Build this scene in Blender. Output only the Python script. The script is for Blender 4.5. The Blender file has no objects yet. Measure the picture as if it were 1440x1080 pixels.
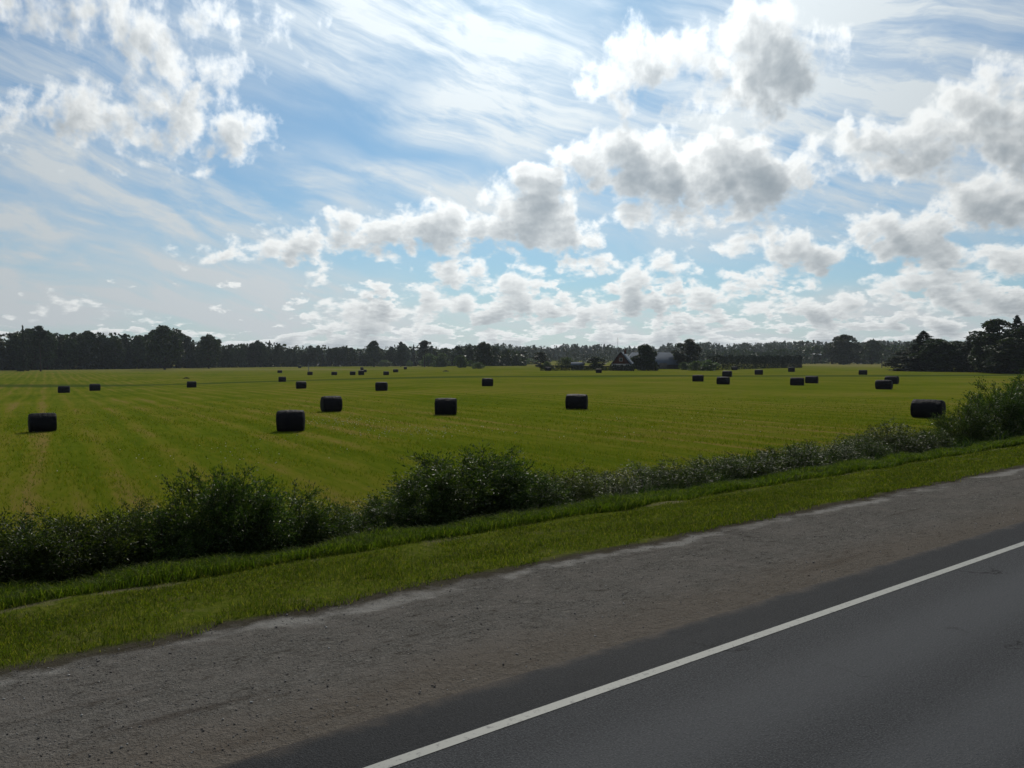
EXPOSURE = 0.0
SUN_E = 3.0
BG_STRENGTH = 0.10
SKY_S, SKY_TINT = 0.60, (0.54, 0.96, 1.20)
GLOW_AIR, CI_GLOW, CI_BASE = 1.0, 5.6, 4.0
CU_GLOW, CU_BASE = 8.5, 6.8
HAZE = 0.00007
FIELD_C = ((.049, .074, .005), (.078, .102, .007), (.112, .117, .012), (.155, .120, .032))
STUB = [(0, (.045, .068, .005)), (.5, (.082, .104, .007)), (.85, (.120, .122, .017)), (1, (.17, .138, .042))]
import bpy, math, random
import numpy as np
from mathutils import Vector, noise as mnoise
R = math.radians
scene = bpy.context.scene
COL = scene.collection
rng = np.random.default_rng(7)
random.seed(7)

# ------------------------------------------------------------------ helpers
F_PX = 1130.0                 # focal length of the photograph in its own pixels
CAM_H = 3.0                   # eye height above the road, in a coach
PITCH = math.atan(35.0 / F_PX)
SUN_AZ, SUN_EL = 1.5, 38.0
U = np.array([0.792, 0.610])  # along the road, away to the right
N = np.array([-0.610, 0.792])  # across the road, out over the field


def sm(a, b, v):
    k = np.clip((np.asarray(v, float) - a) / (b - a), 0, 1)
    return k * k * (3 - 2 * k)


def tag(o, label=None, cat=None, group=None, kind=None):
    if label: o['label'] = label
    if cat: o['category'] = cat
    if group: o['group'] = group
    if kind: o['kind'] = kind
    return o


def empty(name, loc, rz=0.0, scale=(1, 1, 1)):
    o = bpy.data.objects.new(name, None)
    o.empty_display_size = 0.3
    COL.objects.link(o)
    o.location = loc
    o.rotation_euler = (0, 0, rz)
    o.scale = scale
    return o


def mesh_np(name, verts, faces, mats, smooth=False, mat_idx=None):
    """verts (n,3); faces: list of arrays (k,3) / (k,4)"""
    me = bpy.data.meshes.new(name)
    verts = np.ascontiguousarray(verts, np.float32)
    if isinstance(faces, np.ndarray): faces = [faces]
    faces = [np.asarray(f, np.int32) for f in faces if len(f)]
    tot = np.concatenate([np.full(len(f), f.shape[1], np.int32) for f in faces])
    loops = np.concatenate([f.ravel() for f in faces])
    me.vertices.add(len(verts)); me.vertices.foreach_set('co', verts.ravel())
    me.loops.add(len(loops)); me.loops.foreach_set('vertex_index', loops)
    me.polygons.add(len(tot))
    me.polygons.foreach_set('loop_start', np.concatenate([[0], np.cumsum(tot)[:-1]]).astype(np.int32))
    me.polygons.foreach_set('loop_total', tot)
    if mat_idx is not None: me.polygons.foreach_set('material_index', np.asarray(mat_idx, np.int32))
    if smooth: me.polygons.foreach_set('use_smooth', np.ones(len(tot), bool))
    me.update(calc_edges=True); me.validate()
    for m in (mats if isinstance(mats, (list, tuple)) else [mats]): me.materials.append(m)
    return me


def obj(name, me, parent=None, loc=None):
    o = bpy.data.objects.new(name, me)
    COL.objects.link(o)
    if parent is not None: o.parent = parent
    if loc is not None: o.location = loc
    return o


def copy_tree(o, parent=None):
    c = o.copy(); COL.objects.link(c)
    if parent is not None: c.parent = parent
    for ch in o.children: copy_tree(ch, c)
    return c


class MB:
    """collects shapes into one mesh"""
    def __init__(s): s.v = []; s.q = []; s.t = []; s.n = 0
    def add(s, v, q=(), t=()):
        v = np.asarray(v, float).reshape(-1, 3)
        if len(q): s.q.append(np.asarray(q, int) + s.n)
        if len(t): s.t.append(np.asarray(t, int) + s.n)
        s.v.append(v); s.n += len(v)
    def box(s, c, d, rz=0):
        c = np.array(c, float); h = np.array(d, float) / 2
        v = np.array([[x, y, z] for x in (-1, 1) for y in (-1, 1) for z in (-1, 1)], float) * h
        ca, sa = math.cos(rz), math.sin(rz)
        v = np.stack([v[:, 0]*ca - v[:, 1]*sa, v[:, 0]*sa + v[:, 1]*ca, v[:, 2]], 1) + c
        s.add(v, [[0, 1, 3, 2], [4, 6, 7, 5], [0, 4, 5, 1], [2, 3, 7, 6], [0, 2, 6, 4], [1, 5, 7, 3]])
    def tube(s, pts, rad, seg=7):
        pts = np.asarray(pts, float); n = len(pts)
        rad = np.broadcast_to(np.asarray(rad, float), (n,))
        ring = []
        for i in range(n):
            d = pts[min(i+1, n-1)] - pts[max(i-1, 0)]
            d = d / (np.linalg.norm(d) + 1e-9)
            a = np.array([1., 0, 0]) if abs(d[0]) < .8 else np.array([0, 1., 0])
            e1 = np.cross(d, a); e1 /= np.linalg.norm(e1); e2 = np.cross(d, e1)
            an = np.arange(seg) * 2 * math.pi / seg
            ring.append(pts[i] + rad[i] * (np.cos(an)[:, None]*e1 + np.sin(an)[:, None]*e2))
        q = []
        for i in range(n-1):
            for j in range(seg):
                k = (j+1) % seg
                q.append([i*seg+j, i*seg+k, (i+1)*seg+k, (i+1)*seg+j])
        s.add(np.concatenate(ring), q)
    def poly(s, v, q=(), t=()): s.add(v, q, t)
    def build(s, name, mats, smooth=False):
        f = []
        if s.q: f.append(np.concatenate(s.q))
        if s.t: f.append(np.concatenate(s.t))
        return mesh_np(name, np.concatenate(s.v), f, mats, smooth)


# ------------------------------------------------------------------ terrain
def smf(a, b, v):
    k = (v - a) / (b - a)
    k = 0.0 if k < 0 else 1.0 if k > 1 else k
    return k * k * (3 - 2 * k)


def ground_z(x, y):
    """height of the land, the road surface being 0"""
    x = np.asarray(x, float); y = np.asarray(y, float)
    t = N[0]*x + N[1]*y
    s = U[0]*x + U[1]*y
    z = np.interp(t, [-400, -12, -9.5, -9, 6.4, 9.3, 12.4, 13.9, 15.3, 16.3, 17.8, 19.5],
                  [-1.1, -1.1, -0.25, -0.012, -0.012, -0.10, -0.34, -0.52, -1.25, -1.3, -1.08, -1.0])
    far = sm(17.5, 24, t)
    z = z - far * 1.75 * sm(4, 95, -x)
    z = z + far * 0.05 * np.sin(x*0.11 + 1.3) * np.sin(y*0.083)
    # a soft crest in the left of the field, and the rise of the country far behind
    r = np.hypot(x, y)
    z = z + far * 9.0 * sm(620, 1500, y)
    z = z + far * 26.0 * sm(1400, 2600, r)
    # tufts of the verge
    vz = sm(9.6, 10.2, t) * (1 - sm(17, 19, t))
    z = z + vz * 0.035 * np.sin(s*2.1 + 0.7*np.sin(s*0.9)) * np.sin(t*3.3 + np.sin(s*0.6))
    return z


def ray_dir(px, py):
    a = (px - 720) / F_PX; b = (540 - py) / F_PX
    cp, sp = math.cos(-PITCH), math.sin(-PITCH)
    d = np.array([a, cp - b*sp, sp + b*cp])
    return d / np.linalg.norm(d)


def at(px, py, ymax=900.0):
    """where the line of sight through a point of the photograph reaches the land"""
    d = ray_dir(px, py); o = np.array([0, 0, CAM_H])
    ts = np.geomspace(4, ymax, 3000)
    p = o + ts[:, None]*d
    below = p[:, 2] < ground_z(p[:, 0], p[:, 1])
    i = int(np.argmax(below)) if below.any() else len(ts) - 1
    a, b = ts[max(i-1, 0)], ts[i]
    for _ in range(30):
        m = (a+b)/2; q = o + m*d
        if q[2] < ground_z(q[0], q[1]): b = m
        else: a = m
    q = o + b*d
    return np.array([q[0], q[1], float(ground_z(q[0], q[1]))])


def on_land(px, Y):
    x = (px - 720) / F_PX * Y
    return np.array([x, Y, float(ground_z(x, Y))])


def px_at(Y): return F_PX / Y
def st(s, t):
    x = s*U[0] + t*N[0]; y = s*U[1] + t*N[1]
    return x, y


# ------------------------------------------------------------------ node helpers
class NT:
    def __init__(s, tree): s.t = tree; s.n = tree.nodes; s.l = tree.links
    def new(s, typ, **kw):
        nd = s.n.new(typ)
        for k, v in kw.items(): setattr(nd, k, v)
        return nd
    def set(s, sock, v):
        if isinstance(v, bpy.types.NodeSocket): s.l.new(v, sock)
        elif v is not None: sock.default_value = v
    def math(s, op, a, b=None, c=None, clamp=False):
        nd = s.new('ShaderNodeMath', operation=op, use_clamp=clamp)
        s.set(nd.inputs[0], a); s.set(nd.inputs[1], b)
        if c is not None: s.set(nd.inputs[2], c)
        return nd.outputs[0]
    def vm(s, op, a, b=None, c=None, scale=None):
        nd = s.new('ShaderNodeVectorMath', operation=op)
        s.set(nd.inputs[0], a)
        if b is not None: s.set(nd.inputs[1], b)
        if c is not None: s.set(nd.inputs[2], c)
        if scale is not None: s.set(nd.inputs['Scale'], scale)
        return nd.outputs['Value'] if op in ('LENGTH', 'DOT_PRODUCT', 'DISTANCE') else nd.outputs[0]
    def noise(s, vec, scale=1, detail=3, rough=0.5, dist=0, color=False, lac=2.0):
        nd = s.new('ShaderNodeTexNoise')
        s.set(nd.inputs['Vector'], vec)
        for k, v in (('Scale', scale), ('Detail', detail), ('Roughness', rough), ('Distortion', dist), ('Lacunarity', lac)):
            s.set(nd.inputs[k], v)
        return nd.outputs['Color'] if color else nd.outputs['Fac']
    def voro(s, vec, scale=1, detail=0, feature='F1', out='Distance', smooth=None, rand=1.0):
        nd = s.new('ShaderNodeTexVoronoi', feature=feature)
        s.set(nd.inputs['Vector'], vec); s.set(nd.inputs['Scale'], scale); s.set(nd.inputs['Detail'], detail)
        s.set(nd.inputs['Randomness'], rand)
        if smooth is not None: s.set(nd.inputs['Smoothness'], smooth)
        return nd.outputs[out]
    def rng(s, v, a, b, c=0.0, d=1.0, typ='SMOOTHSTEP'):
        nd = s.new('ShaderNodeMapRange', interpolation_type=typ)
        for k, x in zip(range(5), (v, a, b, c, d)): s.set(nd.inputs[k], x)
        return nd.outputs[0]
    def mix(s, f, a, b, blend='MIX'):
        nd = s.new('ShaderNodeMix', data_type='RGBA', blend_type=blend)
        s.set(nd.inputs[0], f)
        for sock, v in ((nd.inputs[6], a), (nd.inputs[7], b)):
            if isinstance(v, tuple) and len(v) == 3: v = (*v, 1)
            s.set(sock, v)
        return nd.outputs[2]
    def ramp(s, f, stops):
        nd = s.new('ShaderNodeValToRGB')
        e = nd.color_ramp.elements
        while len(e) < len(stops): e.new(0.5)
        for el, (p, c) in zip(e, stops):
            el.position = p; el.color = (*c, 1)
        s.set(nd.inputs[0], f)
        return nd.outputs[0]
    def sep(s, v):
        nd = s.new('ShaderNodeSeparateXYZ'); s.set(nd.inputs[0], v); return nd.outputs
    def comb(s, x=0, y=0, z=0):
        nd = s.new('ShaderNodeCombineXYZ')
        for i, v in enumerate((x, y, z)): s.set(nd.inputs[i], v)
        return nd.outputs[0]
    def bump(s, h, strength=0.5, dist=0.02):
        nd = s.new('ShaderNodeBump')
        s.set(nd.inputs['Height'], h); s.set(nd.inputs['Strength'], strength); s.set(nd.inputs['Distance'], dist)
        return nd.outputs[0]


def material(name):
    m = bpy.data.materials.new(name); m.use_nodes = True
    nt = NT(m.node_tree); nt.n.clear()
    out = nt.new('ShaderNodeOutputMaterial')
    return m, nt, out


def principled(nt, out, color, rough=0.8, spec=0.3, normal=None, **kw):
    b = nt.new('ShaderNodeBsdfPrincipled')
    if isinstance(color, tuple) and len(color) == 3: color = (*color, 1)
    nt.set(b.inputs['Base Color'], color); nt.set(b.inputs['Roughness'], rough)
    nt.set(b.inputs['Specular IOR Level'], spec)
    if normal is not None: nt.set(b.inputs['Normal'], normal)
    for k, v in kw.items(): nt.set(b.inputs[k], v)
    if out is not None: nt.l.new(b.outputs[0], out.inputs[0])
    return b.outputs[0]
# ------------------------------------------------------------------ camera
cam_d = bpy.data.cameras.new('camera')
cam_d.sensor_width = 36.0
cam_d.lens = 36.0 * F_PX / 1440.0
cam_d.clip_start = 0.1; cam_d.clip_end = 20000
cam = bpy.data.objects.new('camera', cam_d)
COL.objects.link(cam)
cam.location = (0, 0, CAM_H)
cam.rotation_euler = (math.pi/2 - PITCH, 0, 0)
scene.camera = cam
scene.view_settings.view_transform = 'Standard'
scene.view_settings.look = 'None'
scene.view_settings.gamma = 1.0
scene.view_settings.exposure = EXPOSURE
scene.cycles.max_bounces = 6
scene.cycles.diffuse_bounces = 2
scene.cycles.glossy_bounces = 2
scene.cycles.transmission_bounces = 4
scene.cycles.transparent_max_bounces = 4
scene.cycles.volume_bounces = 0
scene.cycles.caustics_reflective = False
scene.cycles.caustics_refractive = False
scene.cycles.use_adaptive_sampling = True
scene.cycles.adaptive_threshold = 0.015

# ------------------------------------------------------------------ sun
sun_d = bpy.data.lights.new('sun', 'SUN')
sun_d.energy = SUN_E; sun_d.angle = R(0.55); sun_d.color = (1.0, 0.94, 0.84)
sun = bpy.data.objects.new('sun', sun_d); COL.objects.link(sun)
sdir = Vector((math.sin(R(SUN_AZ))*math.cos(R(SUN_EL)), math.cos(R(SUN_AZ))*math.cos(R(SUN_EL)), math.sin(R(SUN_EL))))
sun.rotation_euler = sdir.to_track_quat('Z', 'Y').to_euler()
sun.location = (0, 0, 60)


# ------------------------------------------------------------------ sky with its clouds
def azel(px, py):
    d = ray_dir(px, py)
    return math.degrees(math.atan2(d[0], d[1])), math.degrees(math.asin(d[2]))


DEG = math.degrees(1 / F_PX)
# banks of cumulus: where each heap of cloud stands in the sky (given as in the photograph, turned into azimuth and elevation)
CUMULUS = [
 (110, 15, 220, 50, .72), (225, 85, 95, 75, .8), (125, 165, 85, 42, .85), (235, 150, 100, 65, .8), (325, 180, 56, 36, .9), (300, 25, 120, 45, .45),
 (8, 160, 32, 42, .8), (180, 40, 120, 60, .75),
 (340, 353, 75, 17, .8), (425, 340, 60, 25, 1), (540, 322, 85, 34, 1.1), (620, 316, 70, 40, 1.2), (690, 320, 55, 36, 1.1), (748, 300, 70, 52, 1.3),
 (752, 262, 42, 32, 1.2), (800, 325, 60, 38, 1), (822, 365, 50, 26, .7),
 (835, 225, 70, 42, 1.1), (885, 212, 52, 36, 1.3), (930, 245, 60, 52, 1.2), (1025, 218, 70, 42, 1.3), (1065, 252, 92, 46, 1.3), (930, 300, 90, 34, .7), (1010, 310, 110, 34, .6),
 (985, 250, 70, 44, 1.1), (905, 255, 60, 40, 1.0), (1000, 95, 80, 40, .8),
 (905, 85, 72, 48, 1), (960, 62, 52, 38, 1), (1062, 50, 54, 44, 1.3), (1095, 95, 78, 48, 1.3), (1040, 130, 110, 42, .9), (870, 118, 55, 38, .9),
 (1400, 150, 85, 52, 1.1), (1330, 190, 100, 40, 1.1), (1235, 205, 80, 32, 1), (1175, 190, 50, 18, .6), (1270, 232, 110, 28, .8), (1420, 205, 80, 40, .9),
 (1395, 290, 75, 40, 1.1), (1450, 280, 60, 45, 1.1), (1275, 335, 66, 40, 1.1), (1235, 312, 40, 20, .9), (1310, 362, 60, 20, .9), (1400, 365, 70, 24, .9),
 (1095, 344, 80, 20, 1), (1150, 358, 40, 26, 1), (1290, 400, 78, 22, 1), (1355, 412, 70, 22, .9),
 (640, 385, 62, 32, 1.1), (602, 428, 34, 26, 1), (650, 432, 75, 24, .9), (725, 400, 50, 28, 1), (742, 428, 48, 24, 1), (520, 440, 85, 26, 1), (455, 385, 30, 15, .7),
 (930, 372, 60, 20, .9), (900, 402, 60, 24, 1), (985, 415, 75, 22, 1), (1080, 395, 66, 24, .95), (1195, 432, 40, 14, 1), (1090, 432, 80, 18, .9), (830, 432, 70, 20, .9),
 (120, 438, 80, 12, .6),
]
# sheets of thin high cloud
CIRRUS = [
 (710, 165, 165, 70, 1.1), (590, 30, 230, 60, .95), (730, 100, 150, 70, 1), (700, 5, 140, 60, .9), (545, 258, 130, 24, .8), (660, 282, 150, 26, .9), (430, 70, 200, 80, .55),
 (150, 270, 360, 72, 1.1), (140, 405, 380, 60, 1.25), (20, 340, 80, 30, .9), (230, 350, 100, 30, .6), (90, 120, 200, 60, .5),
 (1260, 60, 330, 150, 1.1), (1150, 190, 330, 150, 1.0), (1000, 170, 180, 90, .7), (800, 300, 200, 40, .6), (420, 450, 420, 40, .7), (1100, 460, 600, 40, .8), (60, 210, 150, 70, .6),
]


def blob_field(nt, P, blobs, k=0.22):
    cur = None
    for (px, py, rx, ry, amp) in blobs:
        a, e = azel(px, py)
        if py > 366 and blobs is CUMULUS: amp *= .8
        ix, iy = 1/(rx*DEG*1.36), 1/(ry*DEG*1.28)
        q = nt.vm('MULTIPLY_ADD', P, (ix, iy, 0), (-a*ix, -e*iy, 0))
        d = nt.math('MULTIPLY_ADD', nt.vm('LENGTH', q), -amp, amp)
        cur = d if cur is None else nt.math('SMOOTH_MAX', cur, d, k)
    return cur


grp = bpy.data.node_groups.new('cumulus_density', 'ShaderNodeTree')
grp.interface.new_socket('P', in_out='INPUT', socket_type='NodeSocketVector')
grp.interface.new_socket('D', in_out='OUTPUT', socket_type='NodeSocketFloat')
g = NT(grp)
gi = g.new('NodeGroupInput'); go = g.new('NodeGroupOutput')
P = gi.outputs[0]
wc = g.noise(g.vm('MULTIPLY', P, (.23, .30, 0)), 1, 4, .55, color=True)
Pw = g.vm('MULTIPLY_ADD', g.vm('SUBTRACT', wc, (.5, .5, .5)), (4.6, 3.0, 0), P)
S = blob_field(g, Pw, CUMULUS)
# the deck of small heaps that closes towards the horizon
el = g.sep(P)[1]
le = g.math('LOGARITHM', g.math('MAXIMUM', g.math('ADD', el, 1.1), .2), 2.718)
deckP = g.comb(g.math('MULTIPLY', g.sep(P)[0], .31), g.math('MULTIPLY', le, 3.1), 4.2)
dk = g.noise(deckP, 1.35, 5, .56)
dwin = g.math('MULTIPLY', g.rng(el, 8.0, 3.4), g.math('MAXIMUM', g.rng(g.sep(P)[0], -22, -8, .55, 1.0), g.rng(el, 3.2, 1.4, 0, 1.0)))
deck = g.math('MULTIPLY_ADD', g.math('SUBTRACT', dk, .40), 4.4, g.math('MULTIPLY_ADD', dwin, 1.6, -1.6))
S = g.math('SMOOTH_MAX', S, deck, .1)
# and the scattered rest of the sky, out of the picture
oth = g.noise(g.vm('MULTIPLY', P, (.07, .1, 1)), 1, 3, .5)
outw = g.math('MAXIMUM', g.rng(g.math('ABSOLUTE', g.sep(P)[0]), 34, 44), g.rng(el, 25, 32))
oth = g.math('MULTIPLY_ADD', g.math('SUBTRACT', oth, .5), 4.0, g.math('MULTIPLY_ADD', outw, 1.6, -1.6))
S = g.math('SMOOTH_MAX', S, oth, .1)
# billows and frayed edges; finer towards the horizon, where the clouds are farther off
Pf = g.comb(g.math('MULTIPLY', g.sep(P)[0], .48), g.math('MULTIPLY', g.math('LOGARITHM', g.math('MAXIMUM', g.math('ADD', el, 5.0), .3), 2.718), 8.5), 0)
b = g.voro(g.vm('MULTIPLY_ADD', wc, (1.6, 1.6, 0), Pf), 1.25, 2.5)
f = g.noise(Pf, 1.15, 8, .58)
D = g.math('MULTIPLY_ADD', g.math('SUBTRACT', .42, b), .52, S)
D = g.math('MULTIPLY_ADD', g.math('SUBTRACT', f, .5), 1.55, D)
g.l.new(D, go.inputs[0])


world = bpy.data.worlds.new('World'); scene.world = world
world.use_nodes = True
world.cycles.sampling_method = 'NONE'
world.cycles.sample_map_resolution = 256
w = NT(world.node_tree); w.n.clear()
wout = w.new('ShaderNodeOutputWorld'); bg = w.new('ShaderNodeBackground')
w.l.new(bg.outputs[0], wout.inputs[0])
skyn = w.new('ShaderNodeTexSky', sky_type='NISHITA', sun_disc=False, sun_elevation=R(SUN_EL), sun_rotation=R(SUN_AZ))
skyn.air_density = 1.0; skyn.dust_density = 0.6; skyn.ozone_density = 2.0; skyn.altitude = 50
gen = w.new('ShaderNodeTexCoord').outputs['Generated']
dx, dy, dz = w.sep(gen)
az = w.math('MULTIPLY', w.math('ARCTAN2', dx, dy), 57.2958)
elv = w.math('MULTIPLY', w.math('ARCSINE', dz), 57.2958)
P = w.comb(az, elv, 0)
sunP = (SUN_AZ, SUN_EL, 0)
to = w.vm('NORMALIZE', w.vm('SUBTRACT', sunP, P))
step = w.math('MULTIPLY_ADD', w.math('MAXIMUM', elv, 0), .055, .14)


def dens(p):
    n = w.new('ShaderNodeGroup'); n.node_tree = grp
    w.l.new(p, n.inputs[0]); return n.outputs[0]


d0 = dens(P)
d1 = dens(w.vm('ADD', P, w.vm('SCALE', to, scale=step)))
d2 = dens(w.vm('ADD', P, w.vm('SCALE', to, scale=w.math('MULTIPLY', step, 2.6))))
pos = lambda v: w.math('MAXIMUM', v, 0)
tau = w.math('MULTIPLY', pos(w.math('SUBTRACT', d0, .20)), .55)
tau = w.math('MULTIPLY_ADD', pos(w.math('SUBTRACT', d1, .12)), .95, tau)
tau = w.math('MULTIPLY_ADD', pos(w.math('SUBTRACT', d2, .14)), .9, tau)
trans = w.math('EXPONENT', w.math('MULTIPLY', tau, w.rng(elv, 0, 11, -.75, -1.15, 'LINEAR')))
alpha = w.math('MULTIPLY', w.rng(d0, -.08, w.rng(elv, 3, 22, .28, .58, 'LINEAR')), .97)
# nearness to the sun: thin cloud and damp air scatter forward
cosg = w.vm('DOT_PRODUCT', w.vm('NORMALIZE', gen), tuple(sdir))
ang = w.math('MULTIPLY', w.math('ARCCOSINE', cosg), 57.2958)
glow = w.math('EXPONENT', w.math('MULTIPLY', w.math('POWER', w.math('DIVIDE', ang, 25.0), 2.0), -1.0))
glow2 = w.math('EXPONENT', w.math('DIVIDE', ang, -40.0))
# thin high cloud, drawn out in streaks
ca, sa = math.cos(R(-17)), math.sin(R(-17))
rx = w.math('ADD', w.math('MULTIPLY', az, ca), w.math('MULTIPLY', elv, sa))
ry = w.math('ADD', w.math('MULTIPLY', az, -sa), w.math('MULTIPLY', elv, ca))
cw = w.noise(w.vm('SCALE', P, scale=.08), 1, 3, .5, color=True)
cp = w.vm('MULTIPLY_ADD', w.vm('SUBTRACT', cw, (.5, .5, .5)), (2.2, 2.2, 0), w.comb(w.math('MULTIPLY', rx, .10), w.math('MULTIPLY', ry, .55), 1.7))
streak = w.noise(cp, 1.0, 8, .62)
veil = w.noise(w.vm('MULTIPLY', P, (.06, .13, 1)), 1, 5, .55)
cm = blob_field(w, w.vm('MULTIPLY_ADD', w.vm('SUBTRACT', cw, (.5, .5, .5)), (9, 6, 0), P), CIRRUS, .2)
cm = w.rng(cm, -.15, .75)
outc = w.math('MAXIMUM', w.rng(w.math('ABSOLUTE', az), 33, 44), w.rng(elv, 25, 32))
cm = w.math('MAXIMUM', cm, w.math('MULTIPLY', outc, .5))
ci = w.math('MULTIPLY', cm, w.math('ADD', w.rng(streak, .33, .70), w.math('MULTIPLY', w.rng(veil, .27, .62), .5)), clamp=True)
ci = w.math('MULTIPLY', ci, .96)
lowhaze = w.math('EXPONENT', w.math('MULTIPLY', w.math('MAXIMUM', elv, 0), -.15))

sky_c = w.vm('SCALE', skyn.outputs[0], scale=SKY_S)
sky_c = w.vm('MULTIPLY', sky_c, SKY_TINT)
sky_c = w.vm('ADD', sky_c, w.vm('SCALE', (1.0, .98, .93), scale=w.math('MULTIPLY', glow, GLOW_AIR)))
ci_l = w.math('MULTIPLY_ADD', glow, CI_GLOW, w.math('MULTIPLY_ADD', glow2, 5.0, CI_BASE))
ci_c = w.vm('SCALE', (.90, .98, 1.02), scale=ci_l)
col = w.mix(ci, sky_c, ci_c)
col = w.mix(w.math('MULTIPLY', lowhaze, .62), col, w.vm('SCALE', (.90, .95, 1.0), scale=w.math('MULTIPLY_ADD', glow2, 9.5, 2.4)))
lit = w.math('MULTIPLY_ADD', glow, CU_GLOW, w.math('MULTIPLY_ADD', glow2, 5.0, CU_BASE))
cu_l = w.vm('SCALE', (.98, 1.0, .985), scale=lit)
cu_d = w.vm('SCALE', (.72, .92, 1.10), scale=w.math('MULTIPLY_ADD', glow2, 4.2, .7))
cu_c = w.mix(trans, cu_d, cu_l)
# far clouds pale into the air
cu_c = w.mix(w.math('MULTIPLY', lowhaze, .22), cu_c, w.vm('SCALE', (.90, .95, 1.0), scale=w.math('MULTIPLY_ADD', glow2, 9.5, 2.4)))
col = w.mix(alpha, col, cu_c)
w.l.new(col, bg.inputs[0])
bg.inputs[1].default_value = BG_STRENGTH
# ------------------------------------------------------------------ land and road
ROT = math.atan2(U[1], U[0])


def st_grid(name, ss, ts, m, zf=None, kind='structure'):
    S, T = np.meshgrid(ss, ts)
    X, Y = st(S, T)
    Z = ground_z(X, Y) if zf is None else zf(S, T)
    v = np.stack([S.ravel(), T.ravel(), np.asarray(Z, float).ravel() + 0*S.ravel()], 1)
    a, b_ = len(ss), len(ts)
    i = np.arange(a-1)[None, :] + a*np.arange(b_-1)[:, None]
    f = np.stack([i, i+1, i+1+a, i+a], -1).reshape(-1, 4)
    o = obj(name, mesh_np(name, v, f, m, smooth=True))
    o.rotation_euler = (0, 0, ROT)
    return tag(o, kind=kind)


def local(nt):
    return nt.new('ShaderNodeTexCoord').outputs['Object']


# the ground: gravel, verge, ditch and field follow one another across the road's direction
m_ground, n, out = material('ground')
p = local(n); sx, ty, _ = n.sep(p)
wob = n.noise(p, .55, 4, .6)
wob2 = n.noise(p, 3.2, 3, .6)
tw = n.math('ADD', n.math('MULTIPLY_ADD', n.math('SUBTRACT', wob, .5), .9, ty), n.math('MULTIPLY', n.math('SUBTRACT', wob2, .5), .5))
n1 = n.noise(p, 1.4, 6, .6); n2 = n.noise(p, 9, 5, .65); n3 = n.noise(p, 40, 3, .6)
verge = n.mix(n.rng(n2, .35, .68), (.055, .076, .008), (.100, .108, .018))
verge = n.mix(n.math('MULTIPLY', n.rng(n1, .52, .72), .5), verge, (.125, .105, .055))
path = n.math('MULTIPLY', n.rng(n.math('ABSOLUTE', n.math('SUBTRACT', tw, 12.55)), .30, .06), n.math('MULTIPLY', n.rng(n.noise(p, .8, 4, .6), .48, .62), .6))
verge = n.mix(path, verge, (.15, .125, .085))
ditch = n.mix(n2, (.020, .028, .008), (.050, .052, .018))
# field: rows of mown swath running away from the road, dry stubble showing between them
fa = R(7.5)
fx = n.math('ADD', n.math('MULTIPLY', sx, math.cos(fa)), n.math('MULTIPLY', ty, -math.sin(fa)))
fw = n.noise(n.vm('SCALE', p, scale=.05), 1, 4, .6)
patch = n.noise(p, .055, 5, .58)
rows = n.math('POWER', n.math('MULTIPLY_ADD', n.math('SINE', n.math('MULTIPLY_ADD', fw, 5.0, n.math('MULTIPLY', fx, 2.5))), .5, .5), 3.0)
rown = n.noise(n.comb(n.math('MULTIPLY', fx, 1.1), n.math('MULTIPLY', ty, .035), 3.0), 1.0, 5, .65)
fine = n.noise(n.comb(n.math('MULTIPLY', fx, 3.0), n.math('MULTIPLY', ty, .6), 0), 1.0, 5, .7)
dry = n.math('ADD', n.math('MULTIPLY_ADD', rows, n.math('MULTIPLY', n.rng(patch, .25, .55), .19), n.math('MULTIPLY', rown, .84)), n.math('MULTIPLY', n.math('SUBTRACT', fine, .5), .62))
dry = n.math('ADD', dry, n.math('MULTIPLY', n.math('SUBTRACT', patch, .5), .6))
fld = n.ramp(dry, [(.12, FIELD_C[0]), (.36, FIELD_C[1]), (.52, FIELD_C[2]), (.74, FIELD_C[3])])
# a darker green band across the field
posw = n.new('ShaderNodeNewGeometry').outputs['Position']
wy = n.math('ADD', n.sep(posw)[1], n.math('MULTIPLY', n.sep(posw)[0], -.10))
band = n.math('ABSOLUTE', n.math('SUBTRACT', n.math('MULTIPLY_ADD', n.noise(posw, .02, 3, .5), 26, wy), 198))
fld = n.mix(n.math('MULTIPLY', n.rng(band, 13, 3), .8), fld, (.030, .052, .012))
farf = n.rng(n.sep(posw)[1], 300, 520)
fld = n.mix(n.rng(n.sep(posw)[1], 820, 960), fld, (.016, .022, .010))
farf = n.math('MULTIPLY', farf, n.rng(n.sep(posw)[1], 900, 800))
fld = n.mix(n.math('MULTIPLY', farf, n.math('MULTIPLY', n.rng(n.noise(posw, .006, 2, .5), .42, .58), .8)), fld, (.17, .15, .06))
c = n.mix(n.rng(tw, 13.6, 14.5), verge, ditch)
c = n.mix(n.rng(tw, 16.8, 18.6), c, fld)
gs = n.voro(p, 26, 2); gs2 = n.voro(p, 70, 1)
grav = n.mix(n.rng(n3, .30, .70), (.068, .063, .055), (.138, .129, .115))
clod = n.noise(n.vm('MULTIPLY', p, (5, 9, 1)), 1, 6, .7)
grav = n.mix(n.math('MULTIPLY', n.rng(clod, .53, .66), .72), grav, (.040, .034, .028))
grav = n.mix(n.math('MULTIPLY', n.rng(clod, .44, .32), .6), grav, (.19, .175, .155))
grav = n.mix(n.math('MULTIPLY', n.rng(n1, .40, .65), .55), grav, (.135, .122, .108))
ruts = n.math('MULTIPLY', n.rng(n.noise(n.comb(n.math('MULTIPLY', sx, .22), n.math('MULTIPLY', ty, 2.2), 0), 1, 5, .65), .56, .72), .65)
grav = n.mix(ruts, grav, (.042, .034, .028))
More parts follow.
